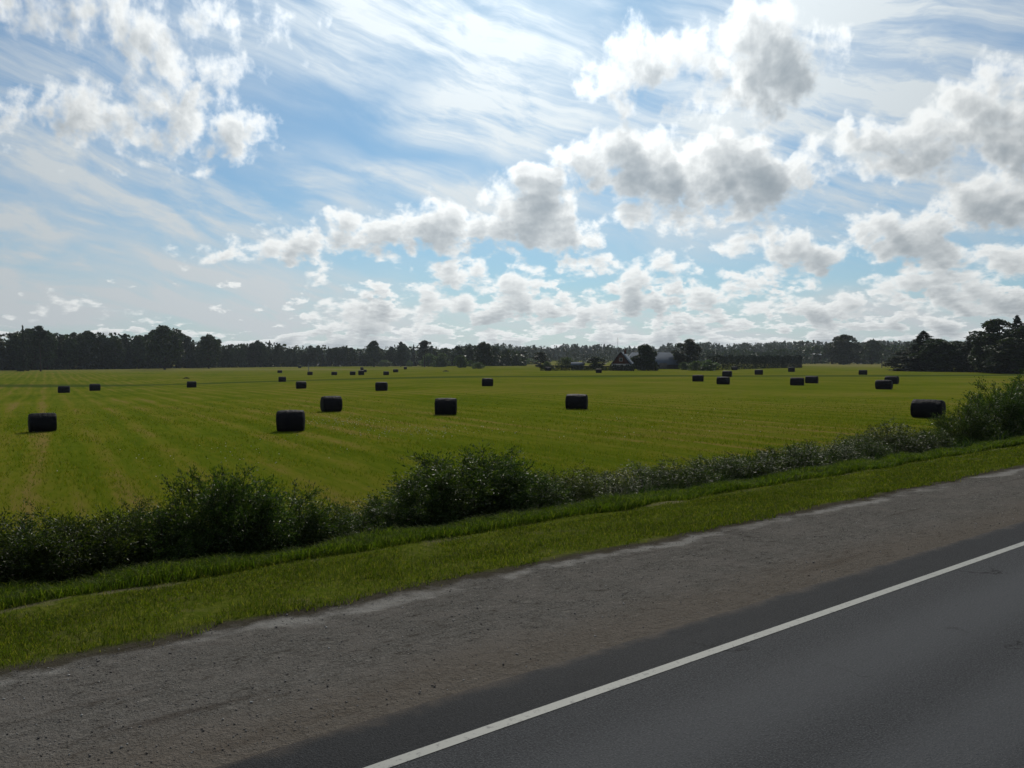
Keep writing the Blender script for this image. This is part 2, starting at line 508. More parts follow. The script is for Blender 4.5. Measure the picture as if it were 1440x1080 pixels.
grav = n.mix(n.math('MULTIPLY', n.rng(tw, 7.3, 6.2), .5), grav, (.112, .092, .072))
grav = n.mix(n.math('MULTIPLY', n.rng(n.math('ABSOLUTE', n.math('SUBTRACT', tw, 9.0)), .22, .03), n.rng(n.noise(p, .7, 6, .7), .42, .58)), grav, (.20, .19, .172))
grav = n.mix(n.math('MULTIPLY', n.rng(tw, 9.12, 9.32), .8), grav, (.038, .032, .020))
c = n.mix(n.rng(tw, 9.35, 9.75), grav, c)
back = n.rng(ty, -8.6, -9.6)
c = n.mix(back, c, (.06, .075, .02))
hb = n.math('ADD', n.math('MULTIPLY', gs2, .12), n.math('ADD', n.math('MULTIPLY', n2, .7), n.math('MULTIPLY', n3, .45)))
near = n.rng(tw, 60, 18, .15, 1.0)
bmp = n.bump(hb, n.math('MULTIPLY', near, .9), .07)
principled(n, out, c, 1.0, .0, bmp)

ss = np.concatenate([-np.geomspace(60, 5200, 46)[::-1], np.linspace(-58, -12, 30), np.linspace(-11.5, 62, 240), np.geomspace(63, 6000, 90)])
ts = np.concatenate([-np.geomspace(13, 3000, 24)[::-1], [-12, -9.5, -9, 6.4], np.linspace(7, 20, 66), np.geomspace(20.4, 6000, 170)])
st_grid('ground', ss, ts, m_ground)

# asphalt
m_road, n, out = material('asphalt')
p = local(n); sx, ty, _ = n.sep(p)
ag = n.voro(p, 75, 1, out='Color'); agd = n.voro(p, 75, 1)
big = n.noise(n.vm('MULTIPLY', p, (.25, 1.1, 1)), 1, 5, .6)
sp = n.noise(p, 22, 4, .7)
c = n.mix(n.rng(n.sep(ag)[0], .2, .95), (.012, .013, .014), (.030, .031, .033))
# lane paler than the shoulder; wheel-track bands and mottling also paint in window-reflection sheen
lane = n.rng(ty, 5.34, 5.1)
sheen_tracks = n.math('ADD', n.rng(n.math('ABSOLUTE', n.math('SUBTRACT', ty, 4.15)), .75, .1), n.rng(n.math('ABSOLUTE', n.math('SUBTRACT', ty, 2.75)), .6, .1))
lane_sheen = n.math('MULTIPLY', lane, n.math('MULTIPLY_ADD', sheen_tracks, .55, n.math('MULTIPLY', big, .5)))
c = n.mix(n.math('MULTIPLY', lane_sheen, .62), c, (.078, .080, .083))
c = n.mix(n.math('MULTIPLY', n.rng(sp, .55, .75), .35), c, (.012, .0125, .014))
grit = n.noise(p, 55, 4, .75)
c = n.mix(n.math('MULTIPLY', n.rng(grit, .50, .66), .6), c, (.105, .106, .108))
cw = n.noise(p, .8, 5, .6, color=True)
crk = n.voro(n.vm('MULTIPLY_ADD', cw, (.9, .9, 0), n.vm('MULTIPLY', p, (.28, .5, 0))), 1.0, 0, 'DISTANCE_TO_EDGE')
c = n.mix(n.math('MULTIPLY', n.rng(crk, .010, .002), n.rng(n.noise(p, .35, 3, .5), .50, .62)), c, (.008, .008, .008))
c = n.mix(n.math('MULTIPLY', n.rng(ty, 5.1, 5.34), .55), c, (.010, .0105, .0115))
dust = n.math('MULTIPLY', n.rng(n.math('MULTIPLY_ADD', n.math('SUBTRACT', n.noise(p, 2.2, 5, .65), .5), .5, ty), 5.80, 6.04), .75)
c = n.mix(dust, c, (.085, .068, .052))
bmp = n.bump(n.math('ADD', agd, n.math('MULTIPLY', sp, .6)), .55, .012)
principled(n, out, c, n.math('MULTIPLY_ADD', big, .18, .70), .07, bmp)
rs = np.concatenate([-np.geomspace(20, 3000, 30)[::-1], np.linspace(-18, 80, 99), np.geomspace(83, 3000, 60)])
# a ragged outer edge
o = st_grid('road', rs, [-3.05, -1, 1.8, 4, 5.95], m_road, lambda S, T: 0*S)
me = o.data
for v in me.vertices:
    if abs(v.co.y - 5.95) < .01 and -19 < v.co.x < 90:
        v.co.y += 0.05*mnoise.noise(Vector((v.co.x*1.3, 0, 0))) + 0.02*mnoise.noise(Vector((v.co.x*6, 3, 0)))

m_paint, n, out = material('road_paint')
p = local(n)
edgew = n.rng(n.math('ABSOLUTE', n.math('SUBTRACT', n.sep(p)[1], 5.21)), .045, .075)
wear = n.rng(n.math('MULTIPLY_ADD', edgew, -.10, n.noise(p, 16, 6, .72)), .30, .48)
worn = n.noise(p, 1.1, 4, .6)
c = n.mix(n.math('MULTIPLY', wear, n.math('MULTIPLY_ADD', worn, .3, .75), clamp=True), (.12, .12, .115), (.27, .27, .24))
principled(n, out, c, .7, .3, n.bump(n.noise(p, 90, 2, .6), .3, .004))
st_grid('edge_line', rs, [5.15, 5.265], m_paint, lambda S, T: 0*S + .004)
mb = MB()
for s0 in np.arange(-60, 240, 12.0):
    mb.add([[s0, 1.74, .004], [s0+4, 1.74, .004], [s0+4, 1.86, .004], [s0, 1.86, .004]], [[0, 1, 2, 3]])
o = tag(obj('centre_line', mb.build('centre_line', m_paint)), kind='structure'); o.rotation_euler = (0, 0, ROT)
st_grid('edge_line', rs, [-2.44, -2.30], m_paint, lambda S, T: 0*S + .004)

# loose stones on the shoulder
m_stone, n, out = material('stone')
oi = n.new('ShaderNodeNewGeometry').outputs['Random Per Island']
c = n.ramp(oi, [(0, (.045, .037, .032)), (.5, (.115, .10, .088)), (.85, (.17, .155, .14)), (1, (.38, .36, .33))])
principled(n, out, c, .8, .3)
ico = np.array([[0, 0, 1], [.9, 0, .3], [.28, .85, .3], [-.72, .53, .3], [-.72, -.53, .3], [.28, -.85, .3], [0, 0, -.5]], float)
icf = np.array([[0, 1, 2], [0, 2, 3], [0, 3, 4], [0, 4, 5], [0, 5, 1], [6, 2, 1], [6, 3, 2], [6, 4, 3], [6, 5, 4], [6, 1, 5]])
NS = 16000
s_ = 2.0 + 45*rng.random(NS)**1.5 - 4; t_ = 6.05 + 3.3*rng.random(NS)
r_ = np.clip(.0055*rng.lognormal(0, .45, NS), .003, .020)
X, Y = st(s_, t_)
Z = ground_z(X, Y)
an = rng.random(NS)*6.28
v = ico[None]*r_[:, None, None]*(.6 + .8*rng.random((NS, 7, 1)))
vx = v[..., 0]*np.cos(an)[:, None] - v[..., 1]*np.sin(an)[:, None]
vy = v[..., 0]*np.sin(an)[:, None] + v[..., 1]*np.cos(an)[:, None]
V = np.stack([vx + X[:, None], vy + Y[:, None], v[..., 2]*.75 + Z[:, None] + r_[:, None]*.25], -1).reshape(-1, 3)
F = (icf[None] + 7*np.arange(NS)[:, None, None]).reshape(-1, 3)
tag(obj('gravel', mesh_np('gravel', V, F, m_stone)), 'loose brown gravel along the road shoulder', kind='stuff')
# ------------------------------------------------------------------ wrapped bales
m_wrap, n, out = material('black_film')
p = n.new('ShaderNodeTexCoord').outputs['Object']
px_, py_, pz_ = n.sep(p)
turn = n.math('ARCTAN2', py_, pz_)
spiral = n.noise(n.comb(n.math('MULTIPLY_ADD', turn, .5, n.math('MULTIPLY', px_, 7.0)), n.math('MULTIPLY', turn, .8), 0), 1.6, 5, .6)
cre = n.noise(n.vm('MULTIPLY', p, (3.0, 9.0, 9.0)), 1.2, 6, .65)
hh = n.math('ADD', n.math('MULTIPLY', spiral, .8), n.math('MULTIPLY', cre, .7))
c = n.mix(n.noise(p, 2.2, 3, .5), (.004, .004, .005), (.011, .010, .012))
c = n.mix(n.math('MULTIPLY', n.rng(n.noise(p, 3.1, 5, .6), .58, .75), .4), c, (.025, .022, .02))
principled(n, out, c, n.math('MULTIPLY_ADD', cre, .25, .5), .04, n.bump(hh, .8, .06))


def bale_mesh(seed, L=1.5, Rr=.63):
    r = np.random.default_rng(seed)
    prof = [(-.5, 0), (-.5, .30), (-.495, .62), (-.485, .86), (-.45, .965), (-.36, 1.0), (-.15, 1.02), (0, 1.03), (.15, 1.02), (.36, 1.0), (.45, .965), (.485, .86), (.495, .62), (.5, .30), (.5, 0)]
    xs = np.interp(np.linspace(0, len(prof)-1, 71), range(len(prof)), [q[0] for q in prof])
    rs_ = np.interp(np.linspace(0, len(prof)-1, 71), range(len(prof)), [q[1] for q in prof])
    seg = 72
    V = []
    ph = r.random(12)*6.28
    for i, (x, q) in enumerate(zip(xs, rs_)):
        for j in range(seg):
            a = j*2*math.pi/seg
            # pleats where the film is drawn over the ends, long folds along the barrel, net bands under it
            edge = max(0, 1 - abs(abs(x)-.43)/.12)
            k = 1 + .016*math.sin(9*a + ph[0])*(.4+edge) + .014*math.sin(17*a + ph[1] + 3*x)*(.3+edge) + .022*mnoise.noise(Vector((x*4+seed, 2.2*math.cos(a), 2.2*math.sin(a))))
            k += .007*math.sin(x*34 + ph[2] + 1.2*math.sin(a+ph[3]))*(q > .9)*(.5+.5*abs(math.cos(a*.5))) + .020*mnoise.noise(Vector((x*11, 9*math.cos(a)+seed, 9*math.sin(a))))
            rad = Rr*q*k
            z = rad*math.cos(a); y = rad*math.sin(a)
            # settled under its own weight
            z *= .97
            if z < -.52*1.05*Rr/.63: z = -.52*1.05*Rr/.63 + (z + .52*1.05*Rr/.63)*.35
            xx = x*L*(1 + .03*mnoise.noise(Vector((seed*3+y*2, z*2, x))))
            V.append([xx, y, z])
    V = np.array(V); V[:, 2] -= V[:, 2].min() + .03
    i = np.arange(70)[:, None]*seg; j = np.arange(seg)[None]
    f = np.stack([i+j, i+(j+1) % seg, i+seg+(j+1) % seg, i+seg+j], -1).reshape(-1, 4)
    return mesh_np('silage_bale', V, f, m_wrap, smooth=True)


BALE_ME = [bale_mesh(k) for k in range(5)]
# centre x, top, bottom, width in the photograph; yaw off square-on; label
BALES = [
 (60, 581, 608, 35, 4, 'large black wrapped bale nearest the left edge of the field, alone in the stubble'),
 (90, 543, 553, 15, -8, 'small tilted black bale at far left, left of two behind the nearest left bale'),
 (133.5, 540, 550, 14, 6, 'small black bale at far left, the right one of two behind the nearest left bale'),
 (269.5, 536.5, 545.5, 13, 3, 'single small black bale in the left field, with a low dark heap close behind it'),
 (409, 577, 607.5, 39, -6, 'biggest black wrapped bale, left of centre, pleated along its top beside white clover'),
 (466, 557, 579.5, 28, 14, 'mid-sized black bale just behind and right of the biggest pleated bale'),
 (397, 530, 537.5, 10.5, -4, 'small black bale left of the thin post, middle of a short receding column'),
 (423.5, 536.5, 547, 14, 10, 'small black bale behind the biggest pleated bale, nearest of a short receding column'),
 (393.5, 521, 525, 6.5, 0, 'tiny black bale near the wood edge, farthest of the receding column left of the post'),
 (421.5, 514.5, 518, 5, 0, 'tiniest black bale at the foot of the wood, just left of the thin post'),
 (436, 523, 528, 7.5, -5, 'tiny black bale at the foot of the thin post'),
 (470, 523, 528, 8, 6, 'tiny black bale alone between the thin post and the far cluster of three'),
 (496, 522.5, 528, 8, -4, 'tiny black bale just left of the far cluster of three bales'),
 (508, 521, 528, 8, 9, 'front bale of the far cluster of three, with a pale top'),
 (509, 516.5, 521, 4.5, 0, 'rear bale of the far cluster of three, peeping over the front one'),
 (513, 520, 524, 5, -20, 'right bale of the far cluster of three, half hidden behind the front one'),
 (543, 522.5, 528, 8, 3, 'tiny black bale right of the far cluster of three bales'),
 (556.5, 519.5, 524, 7, -15, 'tiny black bale behind and right of the one beside the far cluster'),
 (570, 516, 520, 4.5, 0, 'tiny black bale near the round bushes, last of a receding row of three'),
 (536.5, 537.5, 550, 17, -8, 'black bale alone in mid field, halfway between the front bales and the far cluster'),
 (627, 560, 584, 32, -3, 'black wrapped bale with evenly rounded shoulders above the dark centre shrub'),
 (685.5, 532, 543.5, 16, 5, 'small squat black bale standing alone in mid field right of centre, below the round bushes'),
 (811, 554.5, 576, 31, -9, 'black wrapped bale with a dent in its top, standing alone below the farmhouse'),
 (842, 519, 525, 8.5, 0, 'tiny dark bale in front of the hedge left of the farmhouse gable'),
 (771, 516.5, 522, 8, 5, 'tiny dark bale at the left end of the farm hedge'),
 (981.5, 527.5, 537, 16, -4, 'small black bale below the pale bushes right of the barn'),
 (1017, 530, 541, 18, -10, 'front bale of the three standing close together before the long dark hedge'),
 (1022.5, 521.5, 530.5, 17, -14, 'middle bale of the three standing close together before the long dark hedge'),
 (1033, 516, 521, 9, -5, 'rear bale of the three standing close together, touching the foot of the long dark hedge'),
 (1067, 520, 527.5, 12, -9, 'small black bale before the long dark hedge, alone right of the three close bales'),
 (1113, 516.5, 523.5, 12, -7, 'small black bale just off the right end of the long dark hedge'),
 (1121, 531, 542.5, 19, -6, 'front left bale of a pair side by side in the right field'),
 (1141.5, 529, 539.5, 18, -10, 'rear right bale of a pair side by side in the right field'),
 (1213.5, 520.5, 527.5, 14.5, -4, 'small black bale standing alone on the pale far grass before the dark spruces'),
 (1243, 534.5, 548, 22, -16, 'front bale of a pair overlapping one another, right of the field'),
 (1254, 529, 540.5, 19, -16, 'rear bale of a pair overlapping one another, partly hidden, right of the field'),
 (1305, 562, 588.5, 42, -17, 'large black bale showing its round right end, beside the roadside shrubs at right'),
]
for i, (cx, tp, bt, wd, yaw, lab) in enumerate(BALES):
    p = at(cx, bt - .5, 560)
    Y = p[1]
    h = (bt - tp) * Y / F_PX
    hs = float(np.clip(h / 1.20, .80, 1.30))
    ls = float(np.clip(wd * Y / F_PX / 1.52, .80, 1.35))
    azr = math.atan2(p[0], p[1])
    o = obj('silage_bale', BALE_ME[i % 5])
    # step back by the radius so that the near edge stands on the point seen
    bx, by = p[0] + .5*math.sin(azr), p[1] + .5*math.cos(azr)
    o.location = (bx, by, float(ground_z(bx, by)))
    o.rotation_euler = (0, 0, -azr + R(yaw))
    o.scale = (ls, hs, hs)
    tag(o, lab, 'bale', 'black wrapped silage bales scattered over the mown field')

m_heap, n, out = material('cut_grass')
principled(n, out, (.022, .024, .010), .95, .1)
def heap_mesh(seed):
    r = np.random.default_rng(seed); n_ = 900
    a = r.random(n_)*6.28; q = np.sqrt(r.random(n_))
    c = np.stack([1.05*q*np.cos(a), .7*q*np.sin(a), .45*(1-q**2)*r.random(n_)**.5], 1)
    d = r.normal(size=(n_, 3)); d[:, 2] *= .4; d /= np.linalg.norm(d, axis=1)[:, None]
    e = np.cross(d, [0, 0, 1.]); V = np.stack([c-d*.18-e*.03, c-d*.18+e*.03, c+d*.18], 1).reshape(-1, 3)
    V[:, 2] = np.maximum(V[:, 2], -.02)
    return mesh_np('hay_heap', V, np.arange(n_*3).reshape(-1, 3), m_heap)
for k, (cx, bt, lab) in enumerate([(262, 532.5, 'low dark heap of cut grass behind the single small left bale'), (627, 522.5, 'low dark heap of cut grass on the field before the round bushes')]):
    p = at(cx, bt); o = obj('hay_heap', heap_mesh(k)); o.location = p; tag(o, lab, 'heap', 'low heaps of cut grass on the field')
# ------------------------------------------------------------------ leaves, grass
def leaf_mat(name, stops, trans=.35, rough=.45, spec=.4, obj_var=.25, tcol=(1.5, 1.9, .7)):
    m, n, out = material(name)
    ri = n.new('ShaderNodeNewGeometry').outputs['Random Per Island']
    ro = n.new('ShaderNodeObjectInfo').outputs['Random']
    c = n.ramp(ri, stops)
    hsv = n.new('ShaderNodeHueSaturation')
    n.set(hsv.inputs['Color'], c)
    n.set(hsv.inputs['Value'], n.math('MULTIPLY_ADD', ro, obj_var*2, 1 - obj_var))
    n.set(hsv.inputs['Hue'], n.math('MULTIPLY_ADD', ro, .04, .48))
    c = hsv.outputs[0]
    b = principled(n, None, c, rough, spec)
    t = n.new('ShaderNodeBsdfTranslucent')
    n.set(t.inputs[0], n.vm('MULTIPLY', c, tcol))
    mx = n.new('ShaderNodeMixShader'); mx.inputs[0].default_value = trans
    n.l.new(b, mx.inputs[1]); n.l.new(t.outputs[0], mx.inputs[2]); n.l.new(mx.outputs[0], out.inputs[0])
    return m


def bark_mat(name, c1, c2):
    m, n, out = material(name)
    p = n.new('ShaderNodeTexCoord').outputs['Object']
    f = n.noise(n.vm('MULTIPLY', p, (5, 5, 1.2)), 2, 5, .6)
    principled(n, out, n.mix(f, c1, c2), .95, .1, n.bump(f, .6, .04))
    return m


m_bark = bark_mat('bark', (.020, .016, .012), (.065, .053, .042))
m_stem = bark_mat('shrub_bark', (.02, .018, .010), (.06, .05, .03))
m_leaf_tree = leaf_mat('broadleaf', [(0, (.009, .016, .005)), (.6, (.020, .031, .009)), (1, (.042, .054, .015))], .18, .6, .25)
m_leaf_spruce = leaf_mat('needles', [(0, (.006, .011, .006)), (.7, (.013, .021, .010)), (1, (.026, .036, .016))], .10, .7, .15)
m_leaf_bush = leaf_mat('bush_leaf', [(0, (.022, .038, .010)), (.6, (.045, .068, .018)), (1, (.08, .10, .035))], .3, .6, .25)
m_willow = leaf_mat('willow_leaf', [(0, (.012, .024, .008)), (.55, (.030, .046, .008)), (.93, (.055, .070, .015)), (1, (.12, .13, .07))],   .36, .46, .20, .2, (1.6, 1.9, .55))
m_grass = leaf_mat('grass_blade', [(0, (.040, .058, .007)), (.5, (.074, .094, .010)), (.82, (.11, .115, .020)), (1, (.16, .138, .055))], .5, .8, .04, .0, (1.3, 1.4, .35))
m_lush = leaf_mat('lush_grass', [(0, (.036, .058, .007)), (.6, (.068, .094, .011)), (1, (.13, .135, .035))], .5, .7, .06, .0, (1.25, 1.45, .4))
m_field = leaf_mat('stubble', STUB, .5, .9, .0, .0, (1.3, 1.35, .3))
m_weed = leaf_mat('weed_leaf', [(0, (.012, .022, .005)), (.6, (.028, .044, .009)), (1, (.075, .082, .035))], .30, .6, .12, .0)
m_clover = leaf_mat('clover_flower', [(0, (.35, .36, .33)), (1, (.6, .6, .56))], .3, .8, .1, 0, (1, 1, .9))


def blades(name, x, y, z, h, wd, m, lean=.35, seed=0, curl=True, label=None):
    r = np.random.default_rng(seed); n_ = len(x)
    a = r.random(n_)*6.28; b = r.random(n_)*6.28
    l = lean*r.random(n_)*1.4*h
    dx_, dy_ = np.cos(b)*l, np.sin(b)*l
    wx, wy = np.cos(a)*wd/2, np.sin(a)*wd/2
    p0 = np.stack([x-wx, y-wy, z-.01], 1); p1 = np.stack([x+wx, y+wy, z-.01], 1)
    if curl:
        p2 = np.stack([x+wx*.8+dx_*.35, y+wy*.8+dy_*.35, z+h*.6], 1); p3 = np.stack([x-wx*.8+dx_*.35, y-wy*.8+dy_*.35, z+h*.6], 1)
        p4 = np.stack([x+dx_, y+dy_, z+h*(1-.25*lean)], 1)
        V = np.stack([p0, p1, p2, p3, p4], 1).reshape(-1, 3)
        k = 5*np.arange(n_)[:, None]
        f = [k + np.array([[0, 1, 2, 3]]), k + np.array([[3, 2, 4]])]
    else:
        p4 = np.stack([x+dx_, y+dy_, z+h], 1)
        V = np.stack([p0, p1, p4], 1).reshape(-1, 3); f = [3*np.arange(n_)[:, None] + np.array([[0, 1, 2]])]
    return mesh_np(name, V, f, m)


def fbm2(x, y, sc, seed=0.0):
    # cheap smooth noise from sines
    v = 0
    for k in range(5):
        a = seed*1.7 + k*2.4
        q = sc*(1.0 + .55*k)
        v = v + np.sin((x*math.cos(a) + y*math.sin(a))*q + seed*3.1 + 1.9*np.sin((-x*math.sin(a*1.3) + y*math.cos(a*1.3))*q*.6 + k))/(1+.45*k)
    return v/2.6


def scatter(n_, s0, s1, t0, t1, pw=1.6):
    s = s0 + (s1 - s0)*rng.random(n_)**pw
    t = t0 + (t1 - t0)*rng.random(n_)
    return s, t


# mown verge
s, t = scatter(340000, -6, 62, 9.05, 12.9, 1.7)
edge = 9.42 + .22*fbm2(s, t*0, 1.6, 2) + .12*fbm2(s, t*0, 6, 5)
pth = np.abs(t - 12.5 - .18*fbm2(s, t*0, .7, 1))
edge = np.where(rng.random(len(s)) < .04, edge - .28*rng.random(len(s)), edge)
keep = (t > edge) & ((pth > .22) | (rng.random(len(s)) < .18)) & (rng.random(len(s)) < .62 + .6*fbm2(s, t, 1.5, 3))
s, t = s[keep], t[keep]; x, y = st(s, t); dist = np.hypot(x, y)
h = (.030 + .045*rng.random(len(s)))*(1 + .5*fbm2(s, t, 1.1, 8)) + .02
tag(obj('verge_grass', blades('verge_grass', x, y, ground_z(x, y), h, .004 + .00042*dist, m_grass, 1.2, 1)), 'short green mown grass of the roadside verge', kind='stuff')
# taller lush grass between the worn track and the ditch
s, t = scatter(150000, -6, 66, 12.5, 15.0, 1.7)
keep = (t > 12.72 + .15*fbm2(s, t*0, .9, 4)) & (t < 14.3 + .35*fbm2(s, t*0, .8, 6))
s, t = s[keep], t[keep]; x, y = st(s, t); dist = np.hypot(x, y)
h = (.10 + .16*rng.random(len(s)))*(1 + .55*fbm2(s, t, 1.3, 9)) + .03
tag(obj('tall_grass', blades('tall_grass', x, y, ground_z(x, y), h, .006 + .00055*dist, m_lush, 1.0, 2)), 'taller bright green grass along the edge of the ditch', kind='stuff')
# stubble of the near field
NB = 330000
s = -10 + 120*rng.random(NB)**1.2; t = 17.2 + 92*rng.random(NB)**1.5
x, y = st(s, t); dist = np.hypot(x, y)
rowp = np.sin(1.75*(s*math.cos(R(5)) + t*math.sin(R(5))) + 1.2*fbm2(s, t, .12, 3))
keep = (rng.random(NB) < .55 + .30*rowp + .35*fbm2(s, t, .5, 7)) & (np.abs(x/y) < .85) & (rng.random(NB) < 1 - sm(40, 100, dist))
s, t, x, y, dist = s[keep], t[keep], x[keep], y[keep], dist[keep]
h = (.05 + .06*rng.random(len(s)))*(1 + .4*fbm2(s, t, .8, 2)) + .015
tag(obj('stubble_grass', blades('stubble_grass', x, y, ground_z(x, y), h, .010 + .0007*dist, m_field, .9, 3, False)), 'mown yellow-green grass of the hay field', kind='stuff')
# rank weeds in the ditch
s, t = scatter(60000, -8, 72, 14.0, 18.2, 1.5)
keep = rng.random(len(s)) < .5 + .6*fbm2(s, t, .9, 11)
s, t = s[keep], t[keep]; x, y = st(s, t); dist = np.hypot(x, y)
tall = sm(14.0, 15.2, t)*(1 - .75*sm(16.8, 18.2, t))
right = sm(12, 22, s)
h = (.18 + .55*tall*(.75 + .6*right)*(1 + .7*fbm2(s, t, .7, 13)))*(.6 + .6*rng.random(len(s)))
tag(obj('ditch_weeds', blades('ditch_weeds', x, y, ground_z(x, y), np.clip(h, .08, 1.5), .012 + .0008*dist, m_weed, .45, 4)), 'rank dark green weeds and grasses filling the ditch', kind='stuff')


def leaves(c, d, L, Wd, r, flat=.25):
    """leaf blades: centres c, directions d"""
    n_ = len(c)
    d = d/ (np.linalg.norm(d, axis=1)[:, None]+1e-9)
    q = r.normal(size=(n_, 3)); q = np.cross(d, q); q /= np.linalg.norm(q, axis=1)[:, None] + 1e-9
    nn = np.cross(d, q)
    L = L[:, None]; Wd = Wd[:, None]
    a = c - d*L*.5; e = c + d*L*.5 + nn*L*-.12
    l = c - q*Wd*.5 + nn*Wd*flat; rr = c + q*Wd*.5 + nn*Wd*flat
    V = np.stack([a, rr, e, l], 1).reshape(-1, 3)
    k = 4*np.arange(n_)[:, None]
    return V, [k + np.array([[0, 1, 2]]), k + np.array([[0, 2, 3]])]


def willow(seed, H=2.0, Rw=.95, nst=34, nl=17000, ll=.060, lw=.021, up=1.0):
    r = np.random.default_rng(seed)
    stems = MB(); P = []; D = []
    for i in range(nst):
        a = r.random()*6.28; rr = Rw*(.25 + .75*r.random()**.7)
        hh = H*(1.0 - .42*(rr/Rw)**2)*(.78 + .30*r.random())
        b0 = np.array([.22*math.cos(a)*r.random(), .22*math.sin(a)*r.random(), -.1])
        e = np.array([rr*math.cos(a), rr*math.sin(a), hh])
        u = np.linspace(0, 1, 8)[:, None]
        pts = b0*(1-u) + e*u
        pts[:, 2] += .18*hh*np.sin(u[:, 0]*math.pi)*(1-.4*up)
        pts[:, :2] += .05*r.normal(size=(8, 2))*u
        stems.tube(pts, np.linspace(.016, .004, 8), 5)
        k = max(20, int(nl/nst*.62)); uu = .14 + .86*r.random(k)**.75
        f = uu*7; i0 = np.minimum(f.astype(int), 6); fr = (f - i0)[:, None]
        c = pts[i0]*(1-fr) + pts[i0+1]*fr
        spread = (.05 + .20*np.sin(uu*math.pi)**.7)[:, None]
        off = r.normal(size=(k, 3))*spread*np.array([1, 1, .8])
        P.append(c + off); D.append(off*2.2 + (pts[i0+1]-pts[i0])*.8 + r.normal(size=(k, 3))*.10)
        # twigs
        for _ in range(5):
            q = .3 + .65*r.random(); f = q*7; j = min(int(f), 6); c0 = pts[j]*(1-(f-j)) + pts[j+1]*(f-j)
            dr = np.array([math.cos(a), math.sin(a), .6]) + r.normal(size=3)*.75; dr /= np.linalg.norm(dr)
            ln = .22 + .30*r.random()
            stems.tube([c0, c0 + dr*ln*.5 + [0, 0, .02], c0 + dr*ln], [.005, .004, .0015], 4)
            kk = max(5, int(nl/nst*.38/5)); g_ = r.random(kk)[:, None]
            off = r.normal(size=(kk, 3))*.035
            P.append(c0 + dr*ln*(.15 + .95*g_) + off); D.append(dr*.6 + off*10 + r.normal(size=(kk, 3))*.3)
    P = np.concatenate(P); D = np.concatenate(D); P[:, 2] = np.maximum(P[:, 2], .02)
    s_ = .55 + .8*r.random(len(P))
    V, f = leaves(P, D, ll*s_, lw*s_*(.8+.5*r.random(len(P))), r)
    return stems.build('stems', m_stem, True), mesh_np('foliage', V, f, m_willow)


def pair(root, names, mes):
    for nm, me in zip(names, mes): obj(nm, me, root)
    return root


WILLOW = [willow(1), willow(2, nst=38, nl=19000), willow(3, ll=.05, lw=.022, nl=18000), willow(4, nst=30, ll=.07, lw=.020), willow(5, nst=24, nl=9000, up=1.6, ll=.055, lw=.016)]


def at_t(px, t):
    ax = (px - 720)/F_PX
    Y = t/(N[0]*ax + N[1]); return np.array([ax*Y, Y])


# centre x, top y, width in the photograph; distance across from the road; kind; label
SHRUBS = [
 (-75, 742, 150, 15.0, 0, 'leafy shrub at the left end of the ditch row, cut off by the picture edge'),
 (8, 748, 130, 15.2, 1, 'low leafy shrub in the ditch at the lower left corner of the field'),
 (70, 738, 105, 15.6, 2, 'low leafy shrub, second from the left end of the ditch row'),
 (122, 728, 110, 15.0, 3, 'low leafy shrub in the ditch before the gap left of the taller pale-tipped shrub'),
 (182, 722, 100, 15.5, 0, 'low rounded shrub touching the left side of the taller pale-tipped shrub'),
 (236, 735, 90, 15.0, 2, 'short shrub filling the foot of the taller pale-tipped shrub on its left'),
 (286, 676, 105, 15.5, 1, 'tall pale-tipped shrub, highest left of the centre in the ditch row'),
 (338, 680, 115, 15.2, 0, 'broad shrub joined to the right side of the tall pale-tipped shrub'),
 (396, 690, 110, 15.4, 3, 'yellowish shrub sloping down right of the tall pale-tipped shrub'),
 (446, 716, 80, 15.2, 2, 'small low shrub at the dip between the left and centre shrubs'),
 (500, 712, 60, 16.2, 4, 'sparse small shrub standing alone in the dip left of the dark centre shrub'),
 (550, 702, 90, 15.2, 0, 'low left shoulder of the dark centre shrubs, with glinting leaves'),
 (596, 668, 100, 15.6, 1, 'dark shrub with glinting leaves climbing to the centre peak from its left'),
 (652, 634, 125, 15.8, 3, 'tallest dark shrub at the centre of the ditch row, with glinting leaves'),
 (708, 650, 105, 15.5, 0, 'dense dark shrub just right of the tallest centre shrub'),
 (752, 676, 80, 15.2, 1, 'dark shrub sloping down at the right end of the centre clump'),
 (800, 668, 70, 15.4, 2, 'small shrub with silvery glinting leaves right of the centre clump'),
 (846, 664, 85, 16.2, 4, 'loose feathery shrub of thin stems in the right part of the ditch'),
 (905, 656, 95, 16.3, 4, 'loose feathery shrub beside the weedy bank, farther right of the centre clump'),
 (955, 656, 70, 15.6, 2, 'low dark leafy shrub in the weedy bank, first right of the feathery shrubs'),
 (1005, 648, 75, 15.7, 1, 'low dark shrub in the weedy bank, second right of the feathery shrubs'),
 (1058, 640, 75, 15.6, 3, 'low dark shrub in the middle of the weedy bank'),
 (1110, 632, 75, 15.7, 0, 'low dark shrub in the right half of the weedy bank'),
 (1162, 625, 75, 15.6, 2, 'low dark shrub at the right end of the weedy bank'),
 (1212, 617, 70, 15.8, 2, 'small pale shrub at the start of the right-hand roadside clump'),
 (1258, 602, 80, 15.8, 2, 'silver-tipped low shrub before the right-hand bale'),
 (1312, 606, 46, 15.4, 0, 'low shrub at the foot of the large right-hand bale'),
 (1358, 571, 58, 15.8, 1, 'rounded dark shrub right of the large right-hand bale'),
 (1410, 539, 72, 16.0, 3, 'tallest dark roadside shrub near the right edge'),
 (1462, 534, 80, 15.8, 0, 'dark roadside shrub cut off by the right edge of the picture'),
]
